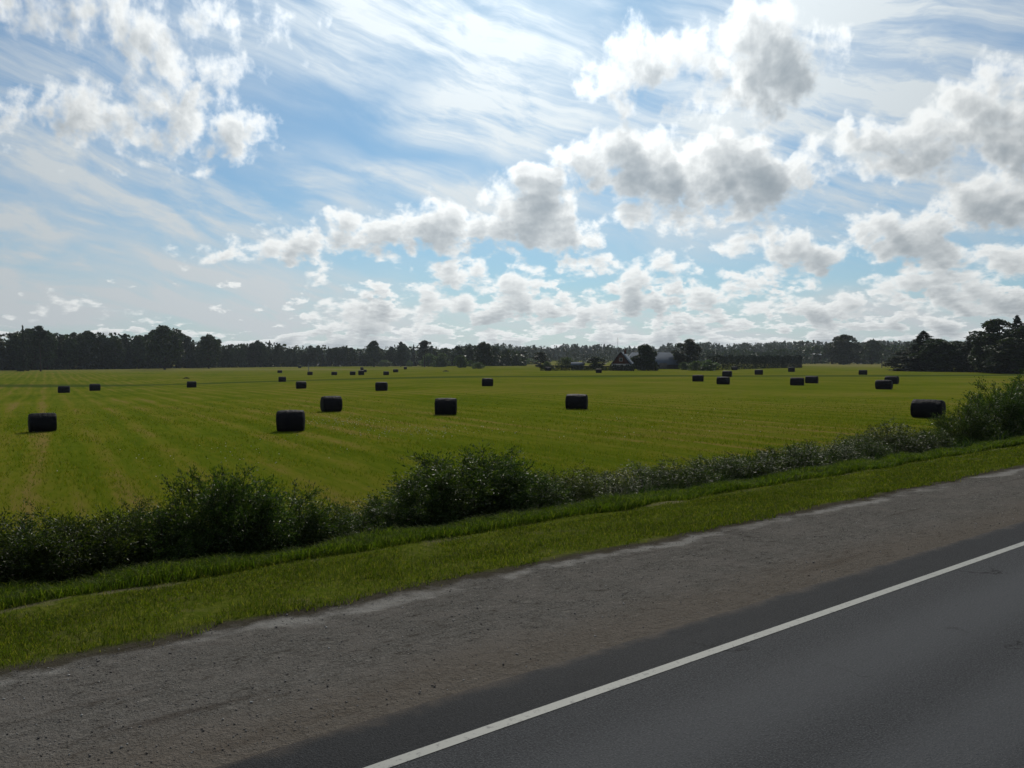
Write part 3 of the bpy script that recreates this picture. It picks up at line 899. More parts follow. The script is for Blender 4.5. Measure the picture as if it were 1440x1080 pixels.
for i, (cx, tp, wd, tt, kd, lab) in enumerate(SHRUBS):
    q = at_t(cx, tt); Y = q[1]
    z = float(ground_z(q[0], q[1])) - .03
    H = CAM_H - (tp - 505)/F_PX*Y - z
    w_ = wd*Y/F_PX
    root = empty('willow_shrub', (q[0], q[1], z), rng.random()*6.28, (w_/1.45, w_/1.45, H/1.78))
    pair(root, ('stems', 'foliage'), WILLOW[kd])
    tag(root, lab, 'shrub', 'shrubs growing in the roadside ditch')

# seed heads and dry stalks standing up from the verge and ditch
m_dry = leaf_mat('dry_stalk', [(0, (.045, .05, .015)), (.6, (.09, .085, .03)), (1, (.16, .13, .06))], .35, .8, .05, 0, (1.2, 1.1, .7))
s, t = scatter(900, -6, 60, 15.4, 18.8, 1.5); x, y = st(s, t); z = ground_z(x, y)
V = []; F = []; k = 0
for a, b_, c_, tt in zip(x, y, z, t):
    hh = (.30 + .40*rng.random())*(1.3 if tt < 16.8 else .8); l = rng.normal(size=2)*.10*hh; w_ = .002 + .0003*math.hypot(a, b_)
    an = rng.random()*6.28; wx, wy = w_*math.cos(an), w_*math.sin(an); tx_, ty2 = a+l[0], b_+l[1]
    V += [[a-wx, b_-wy, c_], [a+wx, b_+wy, c_], [tx_+wx*.5, ty2+wy*.5, c_+hh], [tx_-wx*.5, ty2-wy*.5, c_+hh],
          [tx_-wx*1.7, ty2-wy*1.7, c_+hh*.97], [tx_+l[0]*.1, ty2+l[1]*.1, c_+hh*.84], [tx_+wx*1.7, ty2+wy*1.7, c_+hh*.97], [tx_+l[0]*.3, ty2+l[1]*.3, c_+hh*1.14]]
    F += [[k, k+1, k+2, k+3], [k+4, k+5, k+6, k+7]]; k += 8
tag(obj('seed_heads', mesh_np('seed_heads', np.array(V), np.array(F), m_dry)), 'dry seed heads standing above the verge and ditch', kind='stuff')

# white clover in the stubble behind the biggest left bale
px_ = np.concatenate([rng.normal(470, 32, 130), rng.normal(585, 60, 110), rng.normal(300, 90, 40), rng.normal(850, 120, 40)])
py_ = np.concatenate([rng.normal(594, 3.5, 130), rng.normal(609, 5, 110), rng.normal(640, 12, 40), rng.normal(600, 15, 40)])
V = []
for a, b_ in zip(px_, py_):
    q = at(a, max(b_, 560)); r0 = .018 + .02*random.random()
    V.append(ico*r0 + q + [0, 0, .09])
V = np.concatenate(V); F = (icf[None] + 7*np.arange(len(px_))[:, None, None]).reshape(-1, 3)
tag(obj('clover', mesh_np('clover', V, F, m_clover)), 'white clover flowers dotted through the stubble', kind='stuff')


# ------------------------------------------------------------------ trees
def limb_trunk(mb, H, r0, lean, r, nb, z0, z1, ln):
    u = np.linspace(0, 1, 9)[:, None]
    pts = np.concatenate([lean[0]*u**1.5, lean[1]*u**1.5, H*u], 1)
    pts[:, :2] += .02*H*np.cumsum(r.normal(size=(9, 2)), 0)*.25
    pts[0, 2] = -.5
    mb.tube(pts, r0*(1-u[:, 0]*.85)*(1+.5*np.exp(-u[:, 0]*14)), 8)
    tips = []
    for k in range(nb):
        z = z0 + (z1-z0)*r.random(); f = z/H*8; j = min(int(f), 7); c = pts[j]*(1-(f-j)) + pts[j+1]*(f-j)
        a = r.random()*6.28; l = ln*(.6+.6*r.random())*(1-.45*(z-z0)/(z1-z0+1e-6))
        e = c + np.array([math.cos(a)*l, math.sin(a)*l, l*(.35+.5*r.random())])
        mb.tube([c, c*.5+e*.5 + [0, 0, .08*l], e], [r0*.35*(1-.5*z/H), r0*.22*(1-.5*z/H), r0*.07], 5)
        tips.append(e)
    return np.array(tips)


def cards(C, Rr, per, r, size, squash=.8, shell=.55):
    """leaf sprays through a set of clumps"""
    P = []; D = []
    for c, q in zip(C, Rr):
        k = int(per*q*q) + 8
        v = r.normal(size=(k, 3)); v /= np.linalg.norm(v, axis=1)[:, None]
        rad = q*(shell + (1-shell)*r.random(k))[:, None]*np.where(r.random(k) < .12, 1.25, 1.0)[:, None]
        P.append(c + v*rad*[1, 1, squash]); D.append(v + r.normal(size=(k, 3))*.8)
    P = np.concatenate(P); D = np.concatenate(D)
    s_ = size*(.6 + .9*r.random(len(P)))
    return leaves(P, D, s_, s_*.62, r, .18)


def broadleaf(seed, H=16., cw=5.2, cb=.13, m=None, size=.72, per=38, egg=.5, top=1.0):
    r = np.random.default_rng(seed); mb = MB()
    tips = limb_trunk(mb, H*.86, H*.016, r.normal(size=2)*.4, r, 15, H*.22, H*.75, cw*.75)
    C = []; Q = []
    for k in range(64):
        u = r.random(); z = H*(cb + (1-cb)*u*.94)
        v = (u - egg)/(1-egg if u > egg else egg)
        w_ = cw*math.sqrt(max(.06, 1 - abs(v)**(2.2 if v > 0 else 4.5)))*(.82 + .3*r.random())
        a = r.random()*6.28; q = w_*math.sqrt(r.random())*.86
        C.append([q*math.cos(a), q*math.sin(a), z]); Q.append(cw*(.17 + .17*r.random())*(1-.2*u))
    for t_ in tips: C.append(t_); Q.append(cw*.24)
    C.append([0, 0, H*.93]); Q.append(cw*.26*top)
    C.append([cw*.2*r.normal(), cw*.2*r.normal(), H*.9]); Q.append(cw*.24*top)
    V, f = cards(np.array(C), np.array(Q), per, r, size)
    V[:, 2] = np.maximum(V[:, 2], .3)
    return mb.build('trunk', m_bark, True), mesh_np('crown', V, f, m or m_leaf_tree)


def spruce(seed, H=18., w0=3.1, size=.62, dens=1.0, bare=.04):
    r = np.random.default_rng(seed); mb = MB()
    mb.tube([[0, 0, -.5], [0, 0, H*.5], [0, 0, H*.98]], [H*.014, H*.008, .03], 7)
    P = []; D = []; z = H*bare
    while z < H*.985:
        u = (z/H); w_ = w0*(1-u)**.82*(.8 + .35*r.random()) + .12
        nb = max(5, int(9*(1-u)+4))
        for k in range(nb):
            a = r.random()*6.28; l = w_*(.72 + .4*r.random())
            if u < .55 and k % 2: mb.tube([[0, 0, z], [l*.6*math.cos(a), l*.6*math.sin(a), z-.12*l]], [.05, .015], 4)
            kk = max(4, int(l*6*dens)); q = (.12 + .88*r.random(kk)**.8)*l
            dz_ = -.20*q + .07*q*q/w0 + r.normal(size=kk)*.12
            P.append(np.stack([q*math.cos(a) + r.normal(size=kk)*.16*q/(1+.2*q), q*math.sin(a) + r.normal(size=kk)*.16*q/(1+.2*q), z+dz_], 1))
            D.append(np.stack([np.full(kk, math.cos(a)), np.full(kk, math.sin(a)), np.full(kk, -.45)], 1) + r.normal(size=(kk, 3))*.5)
        z += H*.026*(1.15-u*.5)
    P.append(np.array([[0, 0, H*.97], [0, 0, H*.985], [0, 0, H]])); D.append(np.array([[0, 0, 1.]]*3))
    P = np.concatenate(P); D = np.concatenate(D)
    s_ = size*(.6 + .8*r.random(len(P)))
    V, f = leaves(P, D, s_, s_*.5, r, .15); V[:, 2] = np.maximum(V[:, 2], .15)
    return mb.build('trunk', m_bark, True), mesh_np('crown', V, f, m_leaf_spruce)


def pine(seed, H=18., size=.55):
    r = np.random.default_rng(seed); mb = MB()
    tips = limb_trunk(mb, H*.95, H*.013, r.normal(size=2)*.5, r, 13, H*.5, H*.9, 2.7)
    C = [t_ for t_ in tips] + [[r.normal()*.7, r.normal()*.7, H*(.72+.25*r.random())] for _ in range(10)]
    Q = [.95 + .5*r.random() for _ in C]
    V, f = cards(np.array(C), np.array(Q), 48, r, size, .62)
    return mb.build('trunk', m_bark, True), mesh_np('crown', V, f, m_leaf_spruce)


def roundbush(seed, H=4., wd=2.4, size=.30, m=None, per=None):
    r = np.random.default_rng(seed); mb = MB()
    limb_trunk(mb, H*.7, .09, r.normal(size=2)*.1, r, 9, H*.08, H*.5, wd*.6)
    C = []; Q = []
    for k in range(46):
        u = r.random(); a = r.random()*6.28
        w_ = wd*math.sqrt(max(.05, 1-(u*1.02)**2.4))*math.sqrt(r.random())*.82
        C.append([w_*math.cos(a), w_*math.sin(a), H*(.08+.80*u)]); Q.append(wd*(.20+.13*r.random()))
    V, f = cards(np.array(C), np.array(Q), per or 130*(2.4/wd)**2, r, size, .9)
    V[:, 2] = np.clip(V[:, 2], .03, H*1.04)
    return mb.build('trunk', m_stem, True), mesh_np('crown', V, f, m or m_leaf_bush)


KB = [(broadleaf(11), 16., 5.2), (broadleaf(12, cw=4.4, cb=.08, egg=.45), 16., 4.4), (broadleaf(13, cw=5.8, cb=.14, egg=.55), 16., 5.8), (broadleaf(14, cw=3.6, cb=.12, egg=.5), 16., 3.6)]
KS = [(spruce(21), 18., 3.1), (spruce(22, w0=2.5), 18., 2.5), (spruce(23, w0=3.8), 18., 3.8)]
KP = [(pine(31), 18., 3.), (pine(32), 18., 3.)]
KR = [(roundbush(41), 4., 2.4), (roundbush(42), 4., 2.4), (roundbush(43, H=4., wd=3.2), 4., 3.2)]
NEARB = [(broadleaf(51, cw=5.0, size=.48, per=120, cb=.04, egg=.42), 16., 5.), (broadleaf(52, cw=4.2, size=.48, per=120, cb=.02, egg=.40), 16., 4.2)]
NEARS = [(spruce(61, w0=3.6, size=.46, dens=3.2, bare=.02), 18., 3.4), (spruce(62, w0=5.0, size=.50, dens=3.4, bare=.02), 18., 4.6)]
EGG = (roundbush(71, H=10., wd=4.4, size=.50, m=m_leaf_tree, per=190), 10., 4.2)
POP = (broadleaf(72, H=12., cw=3.9, size=.42, per=150, cb=.05, egg=.42, top=.5), 12., 3.9)


def plant(name, kind, x, y, H, halfw, label, cat, group=None, sink=.15):
    me, h0, w0 = kind
    z = float(ground_z(x, y)) - sink
    sw = halfw/w0 if halfw else H/h0
    root = empty(name, (x, y, z), rng.random()*6.28, (sw, sw, (H+sink)/h0))
    pair(root, ('trunk', 'crown'), me)
    return tag(root, label, cat, group)


def plant_px(name, kind, cx, base, top, wd, label, cat, group=None, ymax=900, dY=0):
    p = at(cx, base, ymax); Y = p[1] + dY
    q = on_land(cx, Y)
    H = CAM_H + (505 - top)/F_PX*Y - q[2]
    return plant(name, kind, q[0], q[1], H, wd*Y/F_PX/2*(1.22 if name != 'spruce_tree' else .95) if wd else None, label, cat, group)


# the long wood along the far left side of the field
tx = [-170, -90, -40, 0, 30, 60, 100, 125, 155, 187, 200, 215, 232, 250, 265, 280, 293, 305, 315, 340, 372, 395, 410, 435, 455, 470, 487, 500, 511, 526, 545, 560, 575, 597, 610, 640, 668, 690, 712, 740]
ty_ = [462, 464, 462, 466, 464, 462, 468, 463, 464, 469, 469, 466, 460, 466, 470, 477, 472, 476, 483, 480, 478, 478, 484, 486, 484, 486, 483, 488, 487, 482, 490, 484, 484, 481, 487, 486, 482, 484, 490, 490]
bx_ = [-170, 0, 200, 300, 400, 500, 560, 700, 760]; by_ = [522.5, 521.0, 518.6, 517.2, 516, 515.2, 515, 514.8, 514.5]
LAB = {'b': ('broadleaf_tree', 'dark broadleaf tree in the long wood along the far left field edge', 'broadleaf trees of the long wood'),
       's': ('spruce_tree', 'dark pointed spruce in the long wood along the far left field edge', 'spruces of the long wood'),
       'p': ('pine_tree', 'dark pine with an airy flat crown in the long wood at far left', 'pines of the long wood')}
for row in range(2):
    cx = -165.0
    while cx < 735:
        base = np.interp(cx, bx_, by_); top = np.interp(cx, tx, ty_)
        p = at(cx, base, 900); Y = p[1] + row*14 + rng.random()*7
        q = on_land(cx, Y)
        top = top + (rng.random()**1.5)*9 - 1.0 + (3.5 if row == 0 else 0)
        H = CAM_H + (505 - top)/F_PX*Y - q[2]
        kk = rng.choice(list('bbbbssp')) if cx < 330 else rng.choice(list('bbbbbbsspb'))
        if row == 0 and kk == 'p': kk = 'b'
        kd = {'b': KB, 's': KS, 'p': KP}[kk][rng.integers(len({'b': KB, 's': KS, 'p': KP}[kk]))]
        nm, lb, gr = LAB[kk]
        hw = H/kd[1]*kd[2]*(.85 + .3*rng.random())
        plant(nm, kd, q[0], q[1], max(6., H), max(hw, 2.0), lb, 'tree', gr)
        cx += max(5.5, (4.6 + 3.6*rng.random())*F_PX/Y)*(1.0 if row == 0 else 1.25)
# trees of the wood that stand out
for args in [
 ('broadleaf_tree', KB[2], 231, 519.5, 458, 44, 'tallest round-topped broadleaf tree of the left wood, swelling above its neighbours'),
 ('broadleaf_tree', KB[0], 294, 518, 470, 30, 'flat-crowned tree standing above the sloping right shoulder of the left wood'),
 ('spruce_tree', KS[1], 33, 522, 457.5, 15, 'sharp spruce top rising above the left end of the wood'),
 ('pine_tree', KP[0], 57, 522, 458, 18, 'narrow pine just right of the sharp spruce top at the left wood end'),
 ('broadleaf_tree', KB[1], 526, 516, 479, 20, 'rounded dark tree standing clear at a dip in the middle of the wood'),
 ('broadleaf_tree', KB[3], 564, 516, 479.5, 11, 'slim upright tree right of the dip in the middle of the wood'),
 ('pine_tree', KP[1], 597, 516, 478.5, 16, 'pale airy tree rising above the round bushes at the wood edge'),
 ('broadleaf_tree', KB[0], 680, 516, 480.5, 26, 'broad two-headed tree at the right end of the long wood'),
]: plant_px(*args, 'tree', dY=-6)
# round bushes on the field margin
for args in [
 ('round_bush', KR[0], 602, 515.5, 497, 24, 'darker round bush half merged with the wood, left of the big round bush'),
 ('round_bush', KR[1], 620, 516, 496, 26, 'big round grey-green bush in front of the wood'),
 ('round_bush', KR[0], 648, 517, 499, 20, 'smaller round bush just right of the big round bush'),
 ('round_bush', KR[1], 662, 515.5, 506, 9, 'little bush between the two right-hand round bushes'),
 ('round_bush', KR[2], 672, 518.5, 509.5, 20, 'low flat bush at the right end of the round bushes'),
 ('round_bush', KR[2], 540, 515.5, 506, 20, 'low pale bush at the foot of the wood below its slim upright tree'),
 ('round_bush', KR[2], 576, 515.5, 507, 10, 'small pale upright bush at the foot of the wood below the airy tree'),
]: plant_px(*args, 'bush', 'round bushes before the wood')
# undergrowth closing the wood off at its foot, and the wood's own depth
P = []; D = []
for cx in np.arange(-170, 740, .8):
    for k in range(12):
        base = np.interp(cx, bx_, by_); top = np.interp(cx, tx, ty_)
        dpt = rng.random()
        if k < 4: Y = at(cx, base, 900)[1] + 2 + 10*rng.random() if k == 0 else Y; hh = 6.5*rng.random()**1.2
        else:
            Y2 = Y + 12 + 26*rng.random(); hh = (CAM_H + (505-top-4)/F_PX*Y2 - float(ground_z((cx-720)/F_PX*Y2, Y2)))*rng.random()
        yy = Y if k < 4 else Y2
        q = on_land(cx + rng.normal()*1.0, yy)
        P.append([q[0], q[1], q[2] + max(0, hh)]); D.append(rng.normal(size=3))
P = np.array(P); D = np.array(D); s_ = 1.9*(.7 + .8*rng.random(len(P)))
V, f = leaves(P, D, s_, s_*.8, rng)
tag(obj('wood', mesh_np('wood', V, f, m_leaf_tree)), 'dark undergrowth and inner depth of the left wood', kind='stuff')

# far wooded ridge
def ridge(name, label, x0, x1, Y0, Y1, n_, topf, per=46, size=2.9):
    P = []; D = []
    for i in range(n_):
        cx = x0 + (x1-x0)*rng.random(); Y = Y0 + (Y1-Y0)*rng.random()
        q = on_land(cx, Y); top = topf(cx) + 2.2*math.sin(cx*.045 + Y*.004) + 1.6*math.sin(cx*.13 + 1) + 8*rng.random()**1.2 - 2.5
        H = min(max(CAM_H + (505-top)/F_PX*Y - q[2], 5), 24)
        con = rng.random() < .5; wd = H*(.17 if con else .27)*(.8+.4*rng.random())
        u = rng.random(per)**.8; a = rng.random(per)*6.28
        rr = wd*((1-u)**.8 if con else np.sqrt(np.clip(1-(2*u-1)**2*.9, 0, 1)))*(.5+.5*rng.random(per))
        P.append(np.stack([q[0]+rr*np.cos(a), q[1]+rr*np.sin(a), q[2]+u*H], 1)); D.append(rng.normal(size=(per, 3)))
    P = np.concatenate(P); D = np.concatenate(D); s_ = size*(.6+.8*rng.random(len(P)))
    V, f = leaves(P, D, s_, s_*.7, rng)
    return tag(obj(name, mesh_np(name, V, f, m_leaf_tree)), label, kind='stuff')
ridge('far_wood', 'blue-grey wooded ridge across the horizon behind the farm', 640, 1620, 1000, 1650, 1900, lambda x: np.interp(x, [640, 700, 800, 870, 960, 1050, 1100, 1180, 1270, 1500, 1620], [489, 488, 488.5, 489, 487, 484, 483, 480, 482, 480, 478]))
ridge('middle_wood', 'dark belt of trees behind the farm and its hedges', 930, 1330, 640, 900, 700, lambda x: np.interp(x, [930, 1000, 1050, 1110, 1150, 1200, 1270, 1330], [498, 497, 495, 492, 490, 484, 486, 484]), 52, 2.0)
ridge('middle_wood', 'scattered far trees beyond the pale meadow left of the farm', 690, 880, 760, 1050, 200, lambda x: 496 + 4*np.sin(x*.13), 50, 1.6)
ridge('horizon_wood', 'low wood on the skyline beyond the left trees', -500, 700, 900, 1200, 420, lambda x: 490, 46, 2.2)

# single trees in the middle distance
for args in [
 ('broadleaf_tree', EGG, 908, 521.0, 483.0, 33, 'dense dark egg-shaped tree standing between the farmhouse and the barn', 'tree'),
 ('broadleaf_tree', POP, 967, 519.0, 476, 36, 'tall ragged-topped tree right of the barn', 'tree'),
 ('round_bush', KR[0], 962, 520.0, 509, 16, 'grey-green bush at the foot of the ragged tree, next to the barn end', 'bush'),
 ('round_bush', KR[2], 978, 521.0, 507.5, 26, 'pale rounded bush just right of the ragged tree', 'bush'),
 ('round_bush', KR[1], 996, 521.2, 506, 32, 'bright green rounded bush at the left end of the long dark hedge', 'bush'),
 ('broadleaf_tree', KB[1], 760, 516.5, 495, 22, 'grey-green tree beyond the left end of the farm hedge', 'tree'),
 ('round_bush', KR[2], 796, 517.5, 502, 26, 'roundish pale tree in the meadow beyond the farm hedge', 'bush'),
 ('round_bush', KR[1], 770, 519.0, 508, 16, 'small dark bush rising from the left end of the farm hedge', 'bush'),
 ('broadleaf_tree', KB[3], 836, 519.5, 501, 30, 'dark reddish-leaved garden tree left of the farmhouse', 'tree'),
 ('round_bush', KR[2], 744, 512.5, 504, 22, 'low bush on the pale far meadow', 'bush'),
 ('broadleaf_tree', NEARB[0], 1186, 513.0, 470, 38, 'large dark round-headed tree above the far barn at right', 'tree'),
 ('broadleaf_tree', KB[0], 1226, 512.5, 477, 26, 'smaller dark round-headed tree right of the large one above the far barn', 'tree'),
 ('broadleaf_tree', KB[2], 1170, 512.0, 481, 24, 'dark tree joined to the left side of the large round-headed tree', 'tree'),
 ('broadleaf_tree', KB[1], 1206, 512.0, 482, 24, 'dark tree filling the gap between the two round-headed trees', 'tree'),
 ('spruce_tree', NEARS[1], 1298, 522.0, 465, 84, 'wide dark spruce with a blunt top at the left end of the right-hand trees', 'tree'),
 ('broadleaf_tree', NEARB[1], 1272, 521.5, 492, 46, 'low dark tree at the left foot of the wide spruce', 'tree'),
 ('broadleaf_tree', NEARB[0], 1318, 522.5, 476, 56, 'dark broadleaf tree joined to the right side of the wide spruce', 'tree'),
 ('broadleaf_tree', NEARB[1], 1345, 522.5, 479, 44, 'paler round tree in the gap among the right-hand trees', 'tree'),
 ('spruce_tree', NEARS[0], 1362, 523.0, 472, 44, 'dark spruce with a thin tip left of the pointed spruce pair', 'tree'),
 ('spruce_tree', NEARS[0], 1379, 523.5, 466, 46, 'pointed spruce just left of the tall mass at the right edge', 'tree'),
 ('broadleaf_tree', NEARB[1], 1402, 524.5, 448, 66, 'tall dark broadleaf tree forming the left of the mass at the right edge', 'tree'),
 ('spruce_tree', NEARS[0], 1429, 524.5, 443, 60, 'tallest spruce, its tip above the mass at the right edge', 'tree'),
 ('broadleaf_tree', NEARB[0], 1462, 525.0, 452, 60, 'dark broadleaf tree cut off by the right edge of the picture', 'tree'),
 ('broadleaf_tree', NEARB[1], 1424, 525.5, 474, 66, 'lower dark tree in front of the tallest spruce at the right edge', 'tree'),
 ('broadleaf_tree', NEARB[0], 1390, 524.5, 468, 44, 'dark rounded tree filling the left foot of the mass at the right edge', 'tree'),
 ('broadleaf_tree', NEARB[0], 1444, 525.0, 456, 56, 'broad dark tree behind the tall spruce at the right edge', 'tree'),
 ('spruce_tree', NEARS[1], 1510, 526, 450, 60, 'spruce just outside the right edge of the picture', 'tree'),
]: plant_px(*args)
# ------------------------------------------------------------------ farm
def flat_mat(name, c, rough=.8, spec=.2, c2=None, sc=(1, 1, 1), thr=(.3, .7)):
    m, n, out = material(name)
    p = n.new('ShaderNodeTexCoord').outputs['Object']
    f = n.rng(n.noise(n.vm('MULTIPLY', p, sc), 1.5, 5, .6), *thr)
    principled(n, out, n.mix(f, c, c2 or tuple(x*.75 for x in c)), rough, spec)
    return m


def ribbed(name, c, c2, axis=0, k=22.):
    m, n, out = material(name)
    p = n.new('ShaderNodeTexCoord').outputs['Object']
    w_ = n.math('SINE', n.math('MULTIPLY', n.sep(p)[axis], k))
    f = n.noise(p, .5, 5, .6)
    principled(n, out, n.mix(f, c, c2), .85, .08, n.bump(w_, .15, .01))
    return m


m_roof = ribbed('grey_roofing', (.090, .112, .142), (.062, .076, .096))
m_board = ribbed('red_boards', (.115, .038, .022), (.075, .028, .018), 0, 30)
m_render_ = flat_mat('pale_render', (.42, .40, .36), .9, .1)
m_darkw = flat_mat('dark_timber', (.030, .026, .022), .85, .15)
m_trim = flat_mat('dark_trim', (.025, .02, .018), .7, .2)
m_glass = flat_mat('window_glass', (.015, .018, .022), .12, .5)
m_white = flat_mat('white_paint', (.62, .62, .60), .7, .2)
m_pole = bark_mat('grey_timber', (.05, .045, .04), (.12, .11, .10))
m_galv = flat_mat('steel', (.16, .165, .17), .5, .5)


def house_frame(cx, base, ang):
    p = at(cx, base)
    return p, ang


def gable_house(name, p, rz, Wd, Ln, wall_h, ridge_h, label, mats, over=.5, hip=0.0, extras=True):
    """local x across the gable, local y back along the ridge; the gable front is at y = 0"""
    mw, mg, mr = mats
    root = empty(name, p, rz); tag(root, label, 'house' if extras else 'barn')
    h = Wd/2
    mb = MB()
    mb.box((0, .12, wall_h/2-.3), (Wd-.5, .24, wall_h+.6)); mb.box((0, Ln-.12, wall_h/2-.3), (Wd-.5, .24, wall_h+.6))
    mb.box((-h+.125, Ln/2, wall_h/2-.3), (.25, Ln, wall_h+.6)); mb.box((h-.125, Ln/2, wall_h/2-.3), (.25, Ln, wall_h+.6))
    obj('wall', mb.build('wall', mw), root)
    if not hip:
        for y0, yy in ((-.04, .16), (Ln-.16, Ln+.04)):
            gb = MB()
            k = h - .02
            gb.add([[-k, y0, wall_h+.003], [k, y0, wall_h+.003], [0, y0, ridge_h-.06], [-k, yy, wall_h+.003], [k, yy, wall_h+.003], [0, yy, ridge_h-.06]],
                   [[0, 1, 4, 3], [1, 2, 5, 4], [2, 0, 3, 5]], [[0, 2, 1], [3, 4, 5]])
            obj('gable', gb.build('gable', mg), root)
    sl = (ridge_h - wall_h)/h
    ez = wall_h - over*sl; ex = h + over; th = .16
    y0, y1 = -over, Ln + over
    r0, r1 = (y0 + hip, y1 - hip)
    rf = MB()
    for dz_ in (0,):
        v = [[-ex, y0, ez], [-ex, y1, ez], [0, r1, ridge_h], [0, r0, ridge_h], [ex, y0, ez], [ex, y1, ez]]
        vt = [[a, b_, c_+th] for a, b_, c_ in v]
        q = [[0, 3, 2, 1], [4, 5, 2, 3], [6, 7, 8, 9], [10, 9, 8, 11], [0, 1, 7, 6], [5, 4, 10, 11]]
        if hip:
            q += []; tri = [[0, 4, 3], [1, 2, 5], [6, 9, 10], [7, 11, 8]]; q += [[0, 6, 10, 4], [1, 5, 11, 7]]
        else:
            tri = []; q += [[0, 6, 9, 3], [3, 9, 10, 4], [1, 2, 8, 7], [2, 5, 11, 8]]
        rf.add(v + vt, q, tri)
    ro = obj('roof', rf.build('roof', mr), root)
    return root, ro, (h, wall_h, ridge_h, Ln)


def window(root, x, z, w_, h_, y=-.0, frame=None):
    fb = MB(); t_ = .09
    for c, d in (((x, y-.02, z+h_/2), (w_+2*t_, .10, t_)), ((x, y-.02, z-h_/2), (w_+2*t_, .10, t_)), ((x-w_/2-t_/2, y-.02, z), (t_, .10, h_-t_)), ((x+w_/2+t_/2, y-.02, z), (t_, .10, h_-t_)), ((x, y-.02, z), (.05, .08, h_-t_))):
        fb.box(c, d)
    w0 = obj('window', fb.build('window', frame or m_white), root)
    pb = MB(); pb.box((x, y-.005, z), (w_, .03, h_-t_)); obj('pane', pb.build('pane', m_glass), w0)


pH = at(873, 520.6); YH = pH[1]; sc = YH/F_PX
root, ro, dims = gable_house('farmhouse', pH, R(-14), 26*sc, 13, 10*sc*.9, 25.5*sc, 'farmhouse with a red-brown boarded gable, pale ground floor and grey roof', (m_render_, m_board, m_roof), .55)
for xx in (-2.3, 2.4): window(root, xx, 1.55, 1.3, 1.2)
window(root, 0, 10*sc*.9 + 1.5, 1.0, 1.1, -.05)
db = MB(); db.box((.3, -.03, 1.0), (1.0, .09, 2.0)); d0_ = obj('door', db.build('door', m_darkw), root)
hb_ = MB(); hb_.tube([[.65, -.09, 1.0], [.65, -.14, 1.0], [.53, -.14, 1.0]], .018, 6); obj('handle', hb_.build('handle', m_galv), d0_)
tb = MB(); h, wh, rh, Ln = dims
for sgn in (-1, 1):
    sl = (rh-wh)/h; e = h+.55
    tb.tube([[sgn*e, -.6, wh-.55*sl-.02], [0, -.6, rh+.05]], .15, 4)
obj('bargeboard', tb.build('bargeboard', m_trim), root)
cb = MB(); cb.box((.9, 6, rh+.15), (.7, .7, 1.6)); cb.box((.9, 6, rh+1.0), (.84, .84, .12)); obj('chimney', cb.build('chimney', m_board), ro)

# the barn behind the egg-shaped tree, long side on
pB = at(915, 519.4); YB = pB[1] + 14; q = on_land(951, YB); sc = YB/F_PX
root, ro, dims = gable_house('barn', q, R(94), 10, 72*sc, 8.0*sc, 22.5*sc, 'long low barn with a grey ribbed hipped roof right of the farmhouse', (m_darkw, m_darkw, m_roof), .7, 3.2, False)
db = MB(); db.box((-6.02, 24*sc, 1.2), (.1, 3.0, 2.4)); d0_ = obj('door', db.build('door', m_pole), root)
hb_ = MB(); hb_.box((-6.1, 24*sc+1.1, 1.1), (.06, .05, .4)); obj('handle', hb_.build('handle', m_galv), d0_)

# shed left of the garden tree
p = at(821, 519.6); p = on_land(821, p[1]+8); sc = p[1]/F_PX
root, ro, dims = gable_house('garden_shed', p, R(80), 3.6, 17*sc, 6.2*sc, 9.5*sc, 'small grey-green shed with a pale roof edge behind the farm hedge', (flat_mat('grey_green_boards', (.10, .115, .10)), m_darkw, m_roof), .25, 0, False)
root['category'] = 'shed'
db = MB(); db.box((-1.82, 2.2, .85), (.08, .9, 1.7)); d0_ = obj('door', db.build('door', m_darkw), root)

# a far barn with a pale roof, and two roofs in the distance
for cx, base, wpx, hpx, lab, dY in ((1151, 511.5, 17, 14, 'far open barn with a pale flat roof edge below the large round-headed tree', 30), (1003, 498.5, 10, 5, 'tiny pale-roofed building high on the wooded ridge', 0), (1262, 510.5, 14, 5.5, 'pale low far building between the dark trees at right', 60)):
    if cx == 1003: q = on_land(cx, 1120)
    else: q = at(cx, base); q = on_land(cx, q[1]+dY)
    sc = q[1]/F_PX
    if cx == 1003: q[2] = CAM_H + (505-499.5)*sc
    wall_h = max(2.2, CAM_H + (505 - (base-hpx))*sc - q[2] - .9); Ln = wpx*sc
    root, ro, dims = gable_house('far_barn', q + np.array([Ln/2, 0, 0]), R(92), 6.0, Ln, wall_h, wall_h+.9, lab, (m_darkw if cx != 1003 else m_render_, m_white, m_white), .5, 0, False)
    if cx == 1003:
        fb = MB(); fb.box((0, Ln/2, -8), (5, Ln-1, 15.9)); obj('foundation', fb.build('foundation', m_darkw), root)

